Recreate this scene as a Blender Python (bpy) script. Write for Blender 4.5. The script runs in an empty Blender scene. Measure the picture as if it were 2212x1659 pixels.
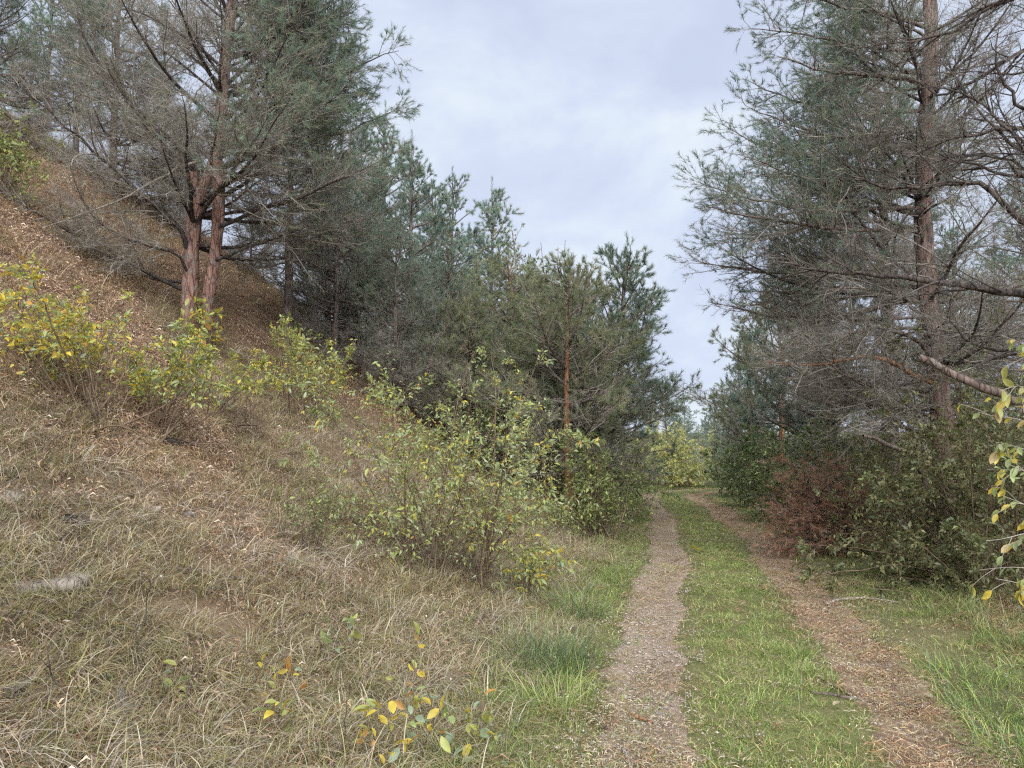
import bpy, math
import numpy as np
from mathutils import Matrix, Vector

# ------------------------------------------------------------------ camera, sky, sun, exposure
scene = bpy.context.scene
RV = 1024.0 / 2212.0                 # the photograph was measured on a 2212 px wide view
FPX, HORIZON, EYE = 769.0, 450.0, 1.6
PITCH = math.atan((HORIZON - 384.0) / FPX)
cam_data = bpy.data.cameras.new('camera')
cam_data.sensor_width = 36.0
cam_data.lens = 36.0 * FPX / 1024.0
cam_data.clip_start, cam_data.clip_end = 0.05, 1500.0
cam = bpy.data.objects.new('camera', cam_data)
scene.collection.objects.link(cam)
cam.location = (0, 0, EYE)
cam.rotation_euler = (math.pi / 2 + PITCH, 0, 0)
scene.camera = cam

SUN_EL, SUN_AZ = math.radians(38), math.radians(172)      # azimuth from +Y towards +X: behind the viewer, veiled by thin cloud
world = bpy.data.worlds.new('World'); scene.world = world
world.use_nodes = True
wn, wl = world.node_tree.nodes, world.node_tree.links
wn.clear()
w_out = wn.new('ShaderNodeOutputWorld'); w_bg = wn.new('ShaderNodeBackground')
w_sky = wn.new('ShaderNodeTexSky'); w_sky.sky_type = 'NISHITA'; w_sky.sun_disc = False
w_sky.sun_elevation = SUN_EL; w_sky.sun_rotation = SUN_AZ
w_sc = wn.new('ShaderNodeVectorMath'); w_sc.operation = 'SCALE'; w_sc.inputs['Scale'].default_value = 0.10
wl.new(w_sky.outputs[0], w_sc.inputs[0])
w_tc = wn.new('ShaderNodeTexCoord')
w_map = wn.new('ShaderNodeMapping'); w_map.inputs['Scale'].default_value = (1.7, 1.7, 2.9)
w_map.inputs['Location'].default_value = (0.35, 0.2, 0.1)
wl.new(w_tc.outputs['Generated'], w_map.inputs[0])
w_n = wn.new('ShaderNodeTexNoise'); w_n.inputs['Scale'].default_value = 2.6
w_n.inputs['Detail'].default_value = 6.0; w_n.inputs['Roughness'].default_value = 0.56
w_n.inputs['Distortion'].default_value = 0.25
wl.new(w_map.outputs[0], w_n.inputs['Vector'])
w_r = wn.new('ShaderNodeValToRGB')
w_r.color_ramp.elements[0].position = 0.37; w_r.color_ramp.elements[0].color = (0.615, 0.69, 0.875, 1)
w_r.color_ramp.elements[1].position = 0.68; w_r.color_ramp.elements[1].color = (0.83, 0.91, 0.99, 1)
e = w_r.color_ramp.elements.new(0.52); e.color = (0.69, 0.77, 0.945, 1)
wl.new(w_n.outputs[0], w_r.inputs[0])
w_mix = wn.new('ShaderNodeMix'); w_mix.data_type = 'RGBA'; w_mix.inputs[0].default_value = 0.94
wl.new(w_sc.outputs[0], w_mix.inputs[6]); wl.new(w_r.outputs[0], w_mix.inputs[7])
wl.new(w_mix.outputs[2], w_bg.inputs[0]); w_bg.inputs[1].default_value = 0.272
wl.new(w_bg.outputs[0], w_out.inputs[0])
world.cycles.sampling_method = 'NONE'

sun_data = bpy.data.lights.new('sun', 'SUN')
sun_data.energy = 1.5; sun_data.angle = math.radians(70); sun_data.color = (1.0, 0.965, 0.91)
sun = bpy.data.objects.new('sun', sun_data); scene.collection.objects.link(sun)
sun.rotation_euler = (math.pi / 2 - SUN_EL, 0, math.pi - SUN_AZ)
sun.location = (0, 0, 40)

vs = scene.view_settings
vs.view_transform = 'Standard'; vs.look = 'None'; vs.gamma = 1.0; vs.exposure = 1.92; vs.use_curve_mapping = False
cy = scene.cycles
cy.max_bounces = 6; cy.diffuse_bounces = 4; cy.glossy_bounces = 2; cy.transmission_bounces = 4
cy.use_denoising = False; cy.use_adaptive_sampling = True; cy.adaptive_threshold = 0.02; cy.adaptive_min_samples = 24
cy.filter_width = 1.25

# ------------------------------------------------------------------ helpers: numbers
rng = np.random.default_rng(7)
A = np.asarray
def nrm(v):
    return v / np.maximum(np.linalg.norm(v, axis=-1, keepdims=True), 1e-9)

def ray(vx, vy):
    u, v = (vx * RV - 512.0) / FPX, (384.0 - vy * RV) / FPX
    c, s = math.cos(PITCH), math.sin(PITCH)
    return np.array([u, c - s * v, s + c * v])
def P(vx, vy, d):
    """a point of the place, at depth d metres along the view of that spot"""
    r = ray(vx, vy)
    return np.array([0, 0, EYE]) + r * (d / r[1])

# the road's centre line
_c, _x = [], 0.5 - 12 * 0.225
for _t in np.arange(-12, 27.0, 0.3):
    _c.append((_x, _t)); _k = 0.225 - 0.095 * min(max((_t - 9.0) / 13.0, 0.0), 1.0); _x += 0.3 * _k
_h, _x, _y = math.atan(_k), _c[-1][0], _c[-1][1]
for _i in range(120):
    if _h < math.radians(84): _h += 0.35 / 7.0
    _x += 0.35 * math.sin(_h); _y += 0.35 * math.cos(_h)
    _c.append((_x, _y))
ROAD = A(_c)
ROAD_T = nrm(np.gradient(ROAD, axis=0))
ROAD_L = np.concatenate([[0], np.cumsum(np.linalg.norm(np.diff(ROAD, axis=0), axis=1))])

def lateral(x, y):
    """signed distance from the road's centre, positive on the hill side"""
    x, y = np.atleast_1d(A(x, float)), np.atleast_1d(A(y, float))
    out = np.empty(x.shape)
    for i in range(0, len(x), 20000):
        dx = x[i:i+20000, None] - ROAD[None, :, 0]; dy = y[i:i+20000, None] - ROAD[None, :, 1]
        k = np.argmin(dx * dx + dy * dy, axis=1); r = np.arange(len(k))
        t = ROAD_T[k]
        cr = t[:, 0] * dy[r, k] - t[:, 1] * dx[r, k]
        out[i:i+20000] = np.sign(cr) * np.hypot(dx[r, k], dy[r, k])
    return out

_nr = np.random.default_rng(3)
_waves = [(_nr.uniform(0, 6.28), _nr.uniform(0, 6.28), 2 ** _nr.uniform(-2.2, 2.4)) for _ in range(34)]
def bumps(x, y, lo=0.0, hi=99.0):
    z = np.zeros_like(x)
    for a, p, f in _waves:
        if lo <= f < hi:
            z += np.sin((x * math.cos(a) + y * math.sin(a)) * f * 1.9 + p) / (0.6 + f)
    return z / 6.0
def sstep(a, b, x):
    t = np.clip((x - a) / (b - a), 0, 1); return t * t * (3 - 2 * t)
def height(x, y, s=None):
    x, y = np.atleast_1d(A(x, float)), np.atleast_1d(A(y, float))
    if s is None: s = lateral(x, y)
    w = 0.45
    up = np.logaddexp(0, np.clip((s - 2.35) / w, -30, 400)) * w
    amp = (0.58 + 0.13 * sstep(4.5, 9, s)) * (1 - 0.95 * sstep(19, 38, y))
    h = amp * up
    h = h / (1 + (h / 15.0) ** 4) ** 0.25
    rough = sstep(1.6, 3.2, np.abs(s))
    z = h + 0.05 * sstep(2.4, 6, -s) * np.clip(-s - 2.4, 0, 6)
    z += bumps(x, y, 0, 1.2) * 0.22 * rough + bumps(x, y, 1.2) * 0.16 * rough
    z += bumps(x, y, 0.5, 3) * 0.03 * (1 - rough)
    ruts = np.exp(-((np.abs(s) - 0.8) / 0.22) ** 2)
    return z - 0.035 * ruts
def hit(vx, vy, dmax=60):
    """where the view of that spot meets the terrain"""
    r = ray(vx, vy); r = r / r[1]
    d = np.arange(1.5, dmax, 0.04)
    p = np.array([0, 0, EYE]) + r[None] * d[:, None]
    g = height(p[:, 0], p[:, 1])
    k = np.nonzero(p[:, 2] <= g)[0]
    k = k[0] if len(k) else len(d) - 1
    return np.array([p[k, 0], p[k, 1], g[k]])
def on_ground(x, y):
    return np.array([x, y, float(height(x, y)[0])])
def at(vx, d):
    """ground point under image column vx at depth d"""
    r = ray(vx, 972); return on_ground(r[0] / r[1] * d, d)

# ------------------------------------------------------------------ helpers: meshes
def mkmesh(name, V, faces, mat, col=None, smooth=False):
    V = A(V, np.float32).reshape(-1, 3)
    if not isinstance(faces, (list, tuple)): faces = [faces]
    faces = [A(f, np.int32) for f in faces if len(f)]
    idx = np.concatenate([f.ravel() for f in faces])
    tot = np.concatenate([np.full(len(f), f.shape[1], np.int32) for f in faces])
    st = np.concatenate([[0], np.cumsum(tot)[:-1]]).astype(np.int32)
    me = bpy.data.meshes.new(name)
    me.vertices.add(len(V)); me.vertices.foreach_set('co', V.ravel())
    me.loops.add(len(idx)); me.loops.foreach_set('vertex_index', idx)
    me.polygons.add(len(tot)); me.polygons.foreach_set('loop_start', st)
    if smooth: me.polygons.foreach_set('use_smooth', np.ones(len(tot), bool))
    if col is not None:
        c = np.ones((len(V), 4), np.float32); c[:, :3] = np.clip(col, 0, 1)
        at_ = me.color_attributes.new('tint', 'FLOAT_COLOR', 'POINT')
        at_.data.foreach_set('color', c.ravel())
    me.update(calc_edges=True)
    me.materials.append(mat)
    return me

def link(name, data, parent=None, loc=None, **props):
    o = bpy.data.objects.new(name, data)
    scene.collection.objects.link(o)
    if parent is not None: o.parent = parent
    if loc is not None: o.location = tuple(float(q) for q in loc)
    for k, v in props.items(): o[k] = v
    return o
def thing(name, label, category, loc, group=None, rz=0.0, sc=1.0):
    o = link(name, None, None, loc, label=label, category=category)
    o.empty_display_size = 0.2
    o.rotation_euler = (0, 0, rz); o.scale = (sc, sc, sc)
    if group: o['group'] = group
    return o
def copy_thing(src, label, loc, rz, sc, group=None):
    r = src.copy(); scene.collection.objects.link(r)
    r['label'] = label
    r.location = tuple(float(q) for q in loc); r.rotation_euler = (0, 0, rz); r.scale = (sc,) * 3
    if group: r['group'] = group
    for ch in src.children:
        c = ch.copy(); scene.collection.objects.link(c); c.parent = r
        for g in ch.children:
            d = g.copy(); scene.collection.objects.link(d); d.parent = c
    return r

def tubes(Pn, R, sides, cap=True):
    """round tapered rods along polylines Pn (N,K,3) with radii R (N,K)"""
    N, K, _ = Pn.shape
    T = nrm(np.gradient(Pn, axis=1))
    m = np.abs(T.mean(axis=1)); ref = np.zeros((N, 3)); ref[np.arange(N), np.argmin(m, axis=1)] = 1
    n1 = nrm(np.cross(T, ref[:, None, :])); n2 = np.cross(T, n1)
    a = np.linspace(0, 2 * np.pi, sides, endpoint=False)
    ring = n1[:, :, None, :] * np.cos(a)[None, None, :, None] + n2[:, :, None, :] * np.sin(a)[None, None, :, None]
    V = Pn[:, :, None, :] + ring * R[:, :, None, None]
    b = (np.arange(N) * K * sides)[:, None, None] + (np.arange(K - 1) * sides)[None, :, None]
    j = np.arange(sides)[None, None, :]; j2 = (j + 1) % sides
    F = np.stack([b + j, b + j2, b + sides + j2, b + sides + j], axis=-1).reshape(-1, 4)
    return V.reshape(-1, 3), F

class Bag:
    """collects vertices, faces and tints for one mesh"""
    def __init__(s): s.V, s.T, s.Q, s.C, s.n = [], [], [], [], 0
    def add(s, V, F, C=None):
        V = A(V).reshape(-1, 3); F = A(F)
        (s.T if F.shape[1] == 3 else s.Q).append(F + s.n)
        s.V.append(V); s.n += len(V)
        s.C.append(np.broadcast_to(A(C if C is not None else (0.5, 0.5, 0.5), float), (len(V), 3)))
    def mesh(s, name, mat, smooth=False):
        f = []
        if s.T: f.append(np.concatenate(s.T))
        if s.Q: f.append(np.concatenate(s.Q))
        return mkmesh(name, np.concatenate(s.V), f, mat, np.concatenate(s.C), smooth)

def wander(r, S, D, L, K, curve=0.0, jit=0.1, wave=0.0):
    """N polylines of K points from S along D with length L, bending up (curve > 0) or down"""
    N = len(S); out = np.empty((N, K, 3)); out[:, 0] = S
    d = nrm(D.copy()); L = np.broadcast_to(A(L, float), (N,)); step = (L / (K - 1))[:, None]
    cv = np.broadcast_to(A(curve, float), (N,))[:, None] / (K - 1)
    for k in range(1, K):
        d = nrm(d + np.concatenate([np.zeros((N, 2)), cv], 1) + r.normal(0, jit, (N, 3)))
        out[:, k] = out[:, k-1] + d * step
    return out
def along(Pn, i, t):
    """points and tangents at parameter t of polylines i"""
    K = Pn.shape[1]; f = np.clip(t, 0, 0.9999) * (K - 1); k = f.astype(int); u = (f - k)[:, None]
    a, b = Pn[i, k], Pn[i, k+1]
    return a * (1 - u) + b * u, nrm(b - a)
def fork(r, T, th, flat=0.35, side=None):
    """directions leaving tangents T at angle th, mostly sideways"""
    N = len(T); up = np.array([0, 0, 1.0])
    e1 = np.cross(T, up); bad = np.linalg.norm(e1, axis=1) < 0.15
    e1[bad] = np.cross(T[bad], [1.0, 0.3, 0]); e1 = nrm(e1); e2 = np.cross(e1, T)
    if side is None: side = r.integers(0, 2, N)
    ph = side * np.pi + r.normal(0, flat, N)
    w = np.cos(ph)[:, None] * e1 + np.sin(ph)[:, None] * e2
    return nrm(np.cos(th)[:, None] * T + np.sin(th)[:, None] * w)
def resample(pts, K):
    pts = A(pts, float); L = np.concatenate([[0], np.cumsum(np.linalg.norm(np.diff(pts, axis=0), axis=1))])
    u = np.linspace(0, L[-1], K)
    q = np.stack([np.interp(u, L, pts[:, k]) for k in range(3)], 1)
    for _ in range(2):
        q[1:-1] = 0.25 * q[:-2] + 0.5 * q[1:-1] + 0.25 * q[2:]
    return q
def needles(r, Pn, n, L, W, th=(0.5, 1.1), t0=0.0):
    """thin blades around every shoot; returns V, F, index of the shoot"""
    N = len(Pn)
    i = np.repeat(np.arange(N), n); M = len(i)
    t = t0 + (1 - t0) * r.random(M)
    p, T = along(Pn, i, t)
    th_ = r.uniform(th[0], th[1], M)
    d = fork(r, T, th_, flat=3.0)
    ln = L * r.uniform(0.7, 1.15, M)
    side = nrm(np.cross(d, r.normal(0, 1, (M, 3)))) * (W * 0.5)
    V = np.stack([p - side, p + side, p + d * ln[:, None]], 1)
    F = np.arange(M * 3).reshape(-1, 3)
    return V.reshape(-1, 3), F, i

def pick(r, pal, w, n, var=0.12):
    pal = A(pal, float); w = A(w, float); k = r.choice(len(pal), n, p=w / w.sum())
    return np.clip(pal[k] * (1 + r.normal(0, var, (n, 1))) + r.normal(0, 0.006, (n, 3)), 0.004, 0.95)

LEAF_V = A([(0, 0, 0), (-.5, .42, .10), (.5, .42, .10), (0, 1, -.10), (0, .45, 0)], float)
LEAF_F = A([(0, 4, 1), (0, 2, 4), (1, 4, 3), (4, 2, 3)])
def leaf_frames(D, r, roll=0.8, up=(0, 0, 1.0)):
    U = nrm(np.broadcast_to(A(up, float), D.shape) + r.normal(0, roll, D.shape))
    X = nrm(np.cross(D, U)); N_ = np.cross(X, D)
    return X, N_
def leaves(r, pos, D, L, ratio, col, roll=0.8):
    X, Nn = leaf_frames(D, r, roll)
    L = np.broadcast_to(A(L, float), (len(pos),))[:, None, None]
    W = L * ratio
    v = LEAF_V[None]
    V = pos[:, None] + X[:, None] * v[..., 0:1] * W + D[:, None] * v[..., 1:2] * L + Nn[:, None] * v[..., 2:3] * L
    F = (np.arange(len(pos)) * 5)[:, None, None] + LEAF_F[None]
    return V.reshape(-1, 3), F.reshape(-1, 3), np.repeat(col, 5, axis=0)

# ------------------------------------------------------------------ materials
def base_mat(name):
    m = bpy.data.materials.new(name); m.use_nodes = True
    nt = m.node_tree; nt.nodes.clear()
    return m, nt.nodes, nt.links
def foliage_mat(name, transl=0.3, rough=0.6, gloss=0.0, inst_var=0.0, sat=1.0):
    m, n, l = base_mat(name)
    o = n.new('ShaderNodeOutputMaterial'); at_ = n.new('ShaderNodeAttribute'); at_.attribute_name = 'tint'
    src = at_.outputs['Color']
    if inst_var > 0:
        oi = n.new('ShaderNodeObjectInfo'); mr = n.new('ShaderNodeMapRange')
        mr.inputs[3].default_value = 1 - inst_var; mr.inputs[4].default_value = 1 + inst_var
        l.new(oi.outputs['Random'], mr.inputs[0])
        sc_ = n.new('ShaderNodeVectorMath'); sc_.operation = 'SCALE'
        l.new(src, sc_.inputs[0]); l.new(mr.outputs[0], sc_.inputs['Scale']); src = sc_.outputs[0]
    d = n.new('ShaderNodeBsdfDiffuse'); t = n.new('ShaderNodeBsdfTranslucent'); mx = n.new('ShaderNodeMixShader')
    mx.inputs[0].default_value = transl
    l.new(src, d.inputs[0]); l.new(src, t.inputs[0]); l.new(d.outputs[0], mx.inputs[1]); l.new(t.outputs[0], mx.inputs[2])
    last = mx.outputs[0]
    if gloss > 0:
        g = n.new('ShaderNodeBsdfGlossy'); g.inputs['Roughness'].default_value = rough; g.inputs[0].default_value = (0.9, 0.95, 1, 1)
        m2 = n.new('ShaderNodeMixShader'); m2.inputs[0].default_value = gloss
        l.new(last, m2.inputs[1]); l.new(g.outputs[0], m2.inputs[2]); last = m2.outputs[0]
    l.new(last, o.inputs[0]); return m
def ramp(n, l, fac, stops):
    r_ = n.new('ShaderNodeValToRGB'); el = r_.color_ramp.elements
    el[0].position, el[0].color = stops[0][0], (*stops[0][1], 1)
    el[1].position, el[1].color = stops[-1][0], (*stops[-1][1], 1)
    for p_, c_ in stops[1:-1]:
        q = el.new(p_); q.color = (*c_, 1)
    l.new(fac, r_.inputs[0]); return r_.outputs[0]
def noise(n, l, vec, scale, detail=4, rough=0.6, dist=0.0):
    t = n.new('ShaderNodeTexNoise'); t.inputs['Scale'].default_value = scale; t.inputs['Detail'].default_value = detail
    t.inputs['Roughness'].default_value = rough; t.inputs['Distortion'].default_value = dist
    if vec is not None: l.new(vec, t.inputs['Vector'])
    return t.outputs[0]
def bark_mat(name, stops, zs=0.25, scale=14, bump=0.6, lichen=None):
    m, n, l = base_mat(name)
    o = n.new('ShaderNodeOutputMaterial'); b = n.new('ShaderNodeBsdfPrincipled')
    tc = n.new('ShaderNodeTexCoord'); mp = n.new('ShaderNodeMapping'); mp.inputs['Scale'].default_value = (1, 1, zs)
    l.new(tc.outputs['Object'], mp.inputs[0])
    v = n.new('ShaderNodeTexVoronoi'); v.feature = 'DISTANCE_TO_EDGE'; v.inputs['Scale'].default_value = scale
    nz = noise(n, l, mp.outputs[0], scale * 0.9, 6, 0.65, 0.5)
    ad = n.new('ShaderNodeVectorMath'); ad.operation = 'ADD'
    ns = n.new('ShaderNodeTexNoise'); ns.inputs['Scale'].default_value = scale * 0.5; l.new(mp.outputs[0], ns.inputs['Vector'])
    sc_ = n.new('ShaderNodeVectorMath'); sc_.operation = 'SCALE'; sc_.inputs['Scale'].default_value = 0.12
    l.new(ns.outputs['Color'], sc_.inputs[0]); l.new(mp.outputs[0], ad.inputs[0]); l.new(sc_.outputs[0], ad.inputs[1])
    l.new(ad.outputs[0], v.inputs['Vector'])
    col = ramp(n, l, nz, stops)
    crack = n.new('ShaderNodeMapRange'); crack.inputs[1].default_value = 0.0; crack.inputs[2].default_value = 0.10
    crack.inputs[3].default_value = 0.35; crack.inputs[4].default_value = 1.0; l.new(v.outputs['Distance'], crack.inputs[0])
    mu = n.new('ShaderNodeVectorMath'); mu.operation = 'SCALE'; l.new(col, mu.inputs[0]); l.new(crack.outputs[0], mu.inputs['Scale'])
    src = mu.outputs[0]
    if lichen:
        ln = noise(n, l, tc.outputs['Object'], 5.0, 5, 0.7)
        lr = n.new('ShaderNodeMapRange'); lr.inputs[1].default_value = 0.52; lr.inputs[2].default_value = 0.66; l.new(ln, lr.inputs[0])
        mx = n.new('ShaderNodeMix'); mx.data_type = 'RGBA'; l.new(lr.outputs[0], mx.inputs[0]); l.new(src, mx.inputs[6])
        mx.inputs[7].default_value = (*lichen, 1); src = mx.outputs[2]
    l.new(src, b.inputs['Base Color']); b.inputs['Roughness'].default_value = 0.9
    b.inputs['Specular IOR Level'].default_value = 0.15
    bp = n.new('ShaderNodeBump'); bp.inputs['Strength'].default_value = bump; bp.inputs['Distance'].default_value = 0.02
    su = n.new('ShaderNodeMath'); su.operation = 'ADD'; l.new(crack.outputs[0], su.inputs[0]); l.new(nz, su.inputs[1])
    l.new(su.outputs[0], bp.inputs['Height']); l.new(bp.outputs[0], b.inputs['Normal'])
    l.new(b.outputs[0], o.inputs[0]); return m
def twig_mat(name, stops, scale=9):
    m, n, l = base_mat(name)
    o = n.new('ShaderNodeOutputMaterial'); d = n.new('ShaderNodeBsdfDiffuse'); tc = n.new('ShaderNodeTexCoord')
    col = ramp(n, l, noise(n, l, tc.outputs['Object'], scale, 3, 0.6), stops)
    l.new(col, d.inputs[0]); l.new(d.outputs[0], o.inputs[0]); return m

M_NEEDLE = foliage_mat('pine_needles', 0.40, inst_var=0.12)
M_LEAF = foliage_mat('leaf_blade', 0.42, 0.5, 0.035)
M_LEAF_OBJ = foliage_mat('leaf_blade_single', 0.42, 0.45, 0.04, inst_var=0.15)
M_GRASS = foliage_mat('grass_blade', 0.25, 0.4, 0.03, inst_var=0.22)
M_LITTER = foliage_mat('dry_litter', 0.1, inst_var=0.2)
M_BARK_RED = bark_mat('red_pine_bark', [(0.30, (0.11, 0.075, 0.068)), (0.47, (0.24, 0.14, 0.115)), (0.58, (0.31, 0.19, 0.16)), (0.74, (0.40, 0.30, 0.27))], lichen=(0.22, 0.21, 0.19))
M_BARK_GREY = bark_mat('grey_pine_bark', [(0.30, (0.075, 0.065, 0.062)), (0.5, (0.17, 0.125, 0.11)), (0.72, (0.27, 0.24, 0.22))], lichen=(0.2, 0.2, 0.185))
M_BARK_ROSE = bark_mat('rose_grey_pine_bark', [(0.30, (0.085, 0.065, 0.062)), (0.47, (0.19, 0.125, 0.11)), (0.60, (0.26, 0.175, 0.155)), (0.74, (0.34, 0.28, 0.26))], lichen=(0.21, 0.2, 0.185))
M_BARK_ORANGE = bark_mat('orange_pine_bark', [(0.3, (0.15, 0.08, 0.05)), (0.5, (0.34, 0.17, 0.09)), (0.72, (0.44, 0.27, 0.17))], bump=0.4)
M_BARK_DARK = bark_mat('dark_limb_bark', [(0.3, (0.035, 0.030, 0.032)), (0.5, (0.085, 0.07, 0.066)), (0.74, (0.17, 0.145, 0.13))], scale=20)
M_BARK_PALE = bark_mat('pale_barkless_wood', [(0.3, (0.2, 0.17, 0.14)), (0.5, (0.34, 0.30, 0.26)), (0.74, (0.46, 0.42, 0.37))], scale=24, bump=0.25)
M_TWIG = twig_mat('grey_twig', [(0.3, (0.17, 0.15, 0.135)), (0.5, (0.28, 0.255, 0.23)), (0.7, (0.39, 0.37, 0.34))])
M_TWIG_DARK = twig_mat('dark_twig', [(0.3, (0.05, 0.042, 0.04)), (0.5, (0.10, 0.085, 0.078)), (0.7, (0.16, 0.14, 0.128))])
M_STEM = twig_mat('shrub_stem', [(0.3, (0.10, 0.07, 0.055)), (0.5, (0.17, 0.125, 0.09)), (0.7, (0.26, 0.21, 0.16))])
M_STEM_PALE = twig_mat('pale_shrub_stem', [(0.3, (0.26, 0.23, 0.2)), (0.7, (0.44, 0.41, 0.37))])

# ------------------------------------------------------------------ setting: the ground sheet and the two wheel tracks
def soil_mat(name, own=None, grain=60.0, lo=0.62, hi=1.3, fleck=None, bump=0.5):
    m, n, l = base_mat(name)
    o = n.new('ShaderNodeOutputMaterial'); b = n.new('ShaderNodeBsdfPrincipled'); tc = n.new('ShaderNodeTexCoord')
    v = tc.outputs['Object']
    if own is None:
        at_ = n.new('ShaderNodeAttribute'); at_.attribute_name = 'tint'; src = at_.outputs['Color']
    else:
        src = ramp(n, l, noise(n, l, v, 2.3, 6, 0.65), own)
    nz = noise(n, l, v, grain, 6, 0.75)
    mr = n.new('ShaderNodeMapRange'); mr.inputs[1].default_value = 0.28; mr.inputs[2].default_value = 0.72
    mr.inputs[3].default_value = lo; mr.inputs[4].default_value = hi; l.new(nz, mr.inputs[0])
    sc_ = n.new('ShaderNodeVectorMath'); sc_.operation = 'SCALE'; l.new(src, sc_.inputs[0]); l.new(mr.outputs[0], sc_.inputs['Scale'])
    src = sc_.outputs[0]
    if fleck:
        vo = n.new('ShaderNodeTexVoronoi'); vo.inputs['Scale'].default_value = fleck[0]; l.new(v, vo.inputs['Vector'])
        hs = n.new('ShaderNodeSeparateColor'); l.new(vo.outputs['Color'], hs.inputs[0])
        gt = n.new('ShaderNodeMath'); gt.operation = 'GREATER_THAN'; gt.inputs[1].default_value = fleck[1]; l.new(hs.outputs[0], gt.inputs[0])
        mx = n.new('ShaderNodeMix'); mx.data_type = 'RGBA'; l.new(gt.outputs[0], mx.inputs[0]); l.new(src, mx.inputs[6])
        mx.inputs[7].default_value = (*fleck[2], 1); src = mx.outputs[2]
    l.new(src, b.inputs['Base Color']); b.inputs['Roughness'].default_value = 0.95; b.inputs['Specular IOR Level'].default_value = 0.1
    bp = n.new('ShaderNodeBump'); bp.inputs['Strength'].default_value = bump; bp.inputs['Distance'].default_value = 0.03
    l.new(nz, bp.inputs['Height']); l.new(bp.outputs[0], b.inputs['Normal'])
    l.new(b.outputs[0], o.inputs[0]); return m
M_SOIL = soil_mat('forest_soil')
M_TRACK_L = soil_mat('gravel_track', [(0.3, (0.24, 0.165, 0.11)), (0.48, (0.39, 0.295, 0.22)), (0.7, (0.46, 0.38, 0.31))], 90, 0.6, 1.35, (55, 0.93, (0.55, 0.5, 0.46)), 0.8)
M_TRACK_R = soil_mat('needle_track', [(0.3, (0.26, 0.175, 0.115)), (0.5, (0.39, 0.275, 0.19)), (0.7, (0.45, 0.345, 0.26))], 110, 0.55, 1.35, (60, 0.95, (0.5, 0.45, 0.4)), 0.8)

def blend(a, b, t): return A(a)[None] * (1 - t[:, None]) + A(b)[None] * t[:, None]
def ground_sheet():
    u = np.linspace(-1, 1, 281); xs = 280 * np.sinh(4.6 * u) / math.sinh(4.6)
    v = np.linspace(-0.62, 1, 281); ys = 6 + 330 * np.sinh(4.6 * v) / math.sinh(4.6)
    X, Y = np.meshgrid(xs, ys); x, y = X.ravel(), Y.ravel()
    s = lateral(x, y); z = height(x, y, s)
    n1 = bumps(x, y, 0, 1.5); n2 = bumps(x, y, 1.0, 9)
    hill = sstep(2.0, 3.4, s + n1 * 0.8)
    col = blend((0.16, 0.15, 0.075), (0.225, 0.165, 0.11), hill)                 # verge soil to dry-grass soil
    up = sstep(4.4, 6.4, s + n1 * 2.0) * sstep(4, 9, y)
    col = col * (1 - up[:, None]) + A((0.20, 0.135, 0.095))[None] * up[:, None]      # rusty leaf litter up the slope
    r_ = sstep(2.5, 3.6, -s + n1 * 1.2)
    col = col * (1 - r_[:, None]) + A((0.15, 0.105, 0.07))[None] * r_[:, None]       # needle floor under the right trees
    mid = sstep(0.75, 0.45, np.abs(s))
    col = col * (1 - mid[:, None]) + A((0.17, 0.17, 0.075))[None] * mid[:, None]
    far = sstep(24, 32, y)
    col = col * (1 - far[:, None]) + A((0.14, 0.15, 0.075))[None] * far[:, None]
    col = col * (1 + 0.35 * np.clip(n2, -1, 1))[:, None]
    nx, ny = len(xs), len(ys)
    i = (np.arange(ny - 1)[:, None] * nx + np.arange(nx - 1)[None]).ravel()
    F = np.stack([i, i + 1, i + nx + 1, i + nx], 1)
    return mkmesh('ground', np.stack([x, y, z], 1), F, M_SOIL, col, True)
link('ground', ground_sheet(), label='brown forest floor and hillside under grass and litter', category='ground', kind='structure')

def wheel_track(off, width, seed):
    r = np.random.default_rng(seed)
    L = np.arange(8, ROAD_L[-1] - 4, 0.10)
    cx, cy_ = np.interp(L, ROAD_L, ROAD[:, 0]), np.interp(L, ROAD_L, ROAD[:, 1])
    tx, ty = np.interp(L, ROAD_L, ROAD_T[:, 0]), np.interp(L, ROAD_L, ROAD_T[:, 1])
    W = 11; a = np.linspace(-1, 1, W)
    def rag(k): return 1 + 0.24 * np.sin(L * 0.83 + k) + 0.17 * np.sin(L * 2.17 + 2 * k) * np.sin(L * 0.61 + k) + 0.10 * np.sin(L * 4.7 + 3 * k) * np.sin(L * 1.1) + r.normal(0, 0.12, len(L))
    wl_, wr_ = rag(seed), rag(seed + 2.3)
    half = np.where(a[None] < 0, wl_[:, None], wr_[:, None]) * width / 2
    lat = off + a[None] * half
    x = cx[:, None] - ty[:, None] * lat; y = cy_[:, None] + tx[:, None] * lat
    z = height(x.ravel(), y.ravel()).reshape(x.shape) + 0.022 - 0.05 * (np.abs(a)[None] > 0.95) - 0.012 * (1 - a[None] ** 2)
    i = (np.arange(len(L) - 1)[:, None] * W + np.arange(W - 1)[None]).ravel()
    F = np.stack([i, i + W, i + W + 1, i + 1], 1)
    return np.stack([x, y, z], -1).reshape(-1, 3), F
V, F = wheel_track(0.80, 0.60, 1)
link('wheel_track', mkmesh('wheel_track', V, F, M_TRACK_L, None, True), label='pale gravel wheel rut along the hill side of the lane', category='track', kind='structure')
V, F = wheel_track(-0.80, 0.58, 5)
link('wheel_track', mkmesh('wheel_track', V, F, M_TRACK_R, None, True), label='reddish needle-strewn wheel rut beside the dead brown boughs', category='track', kind='structure')

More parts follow.
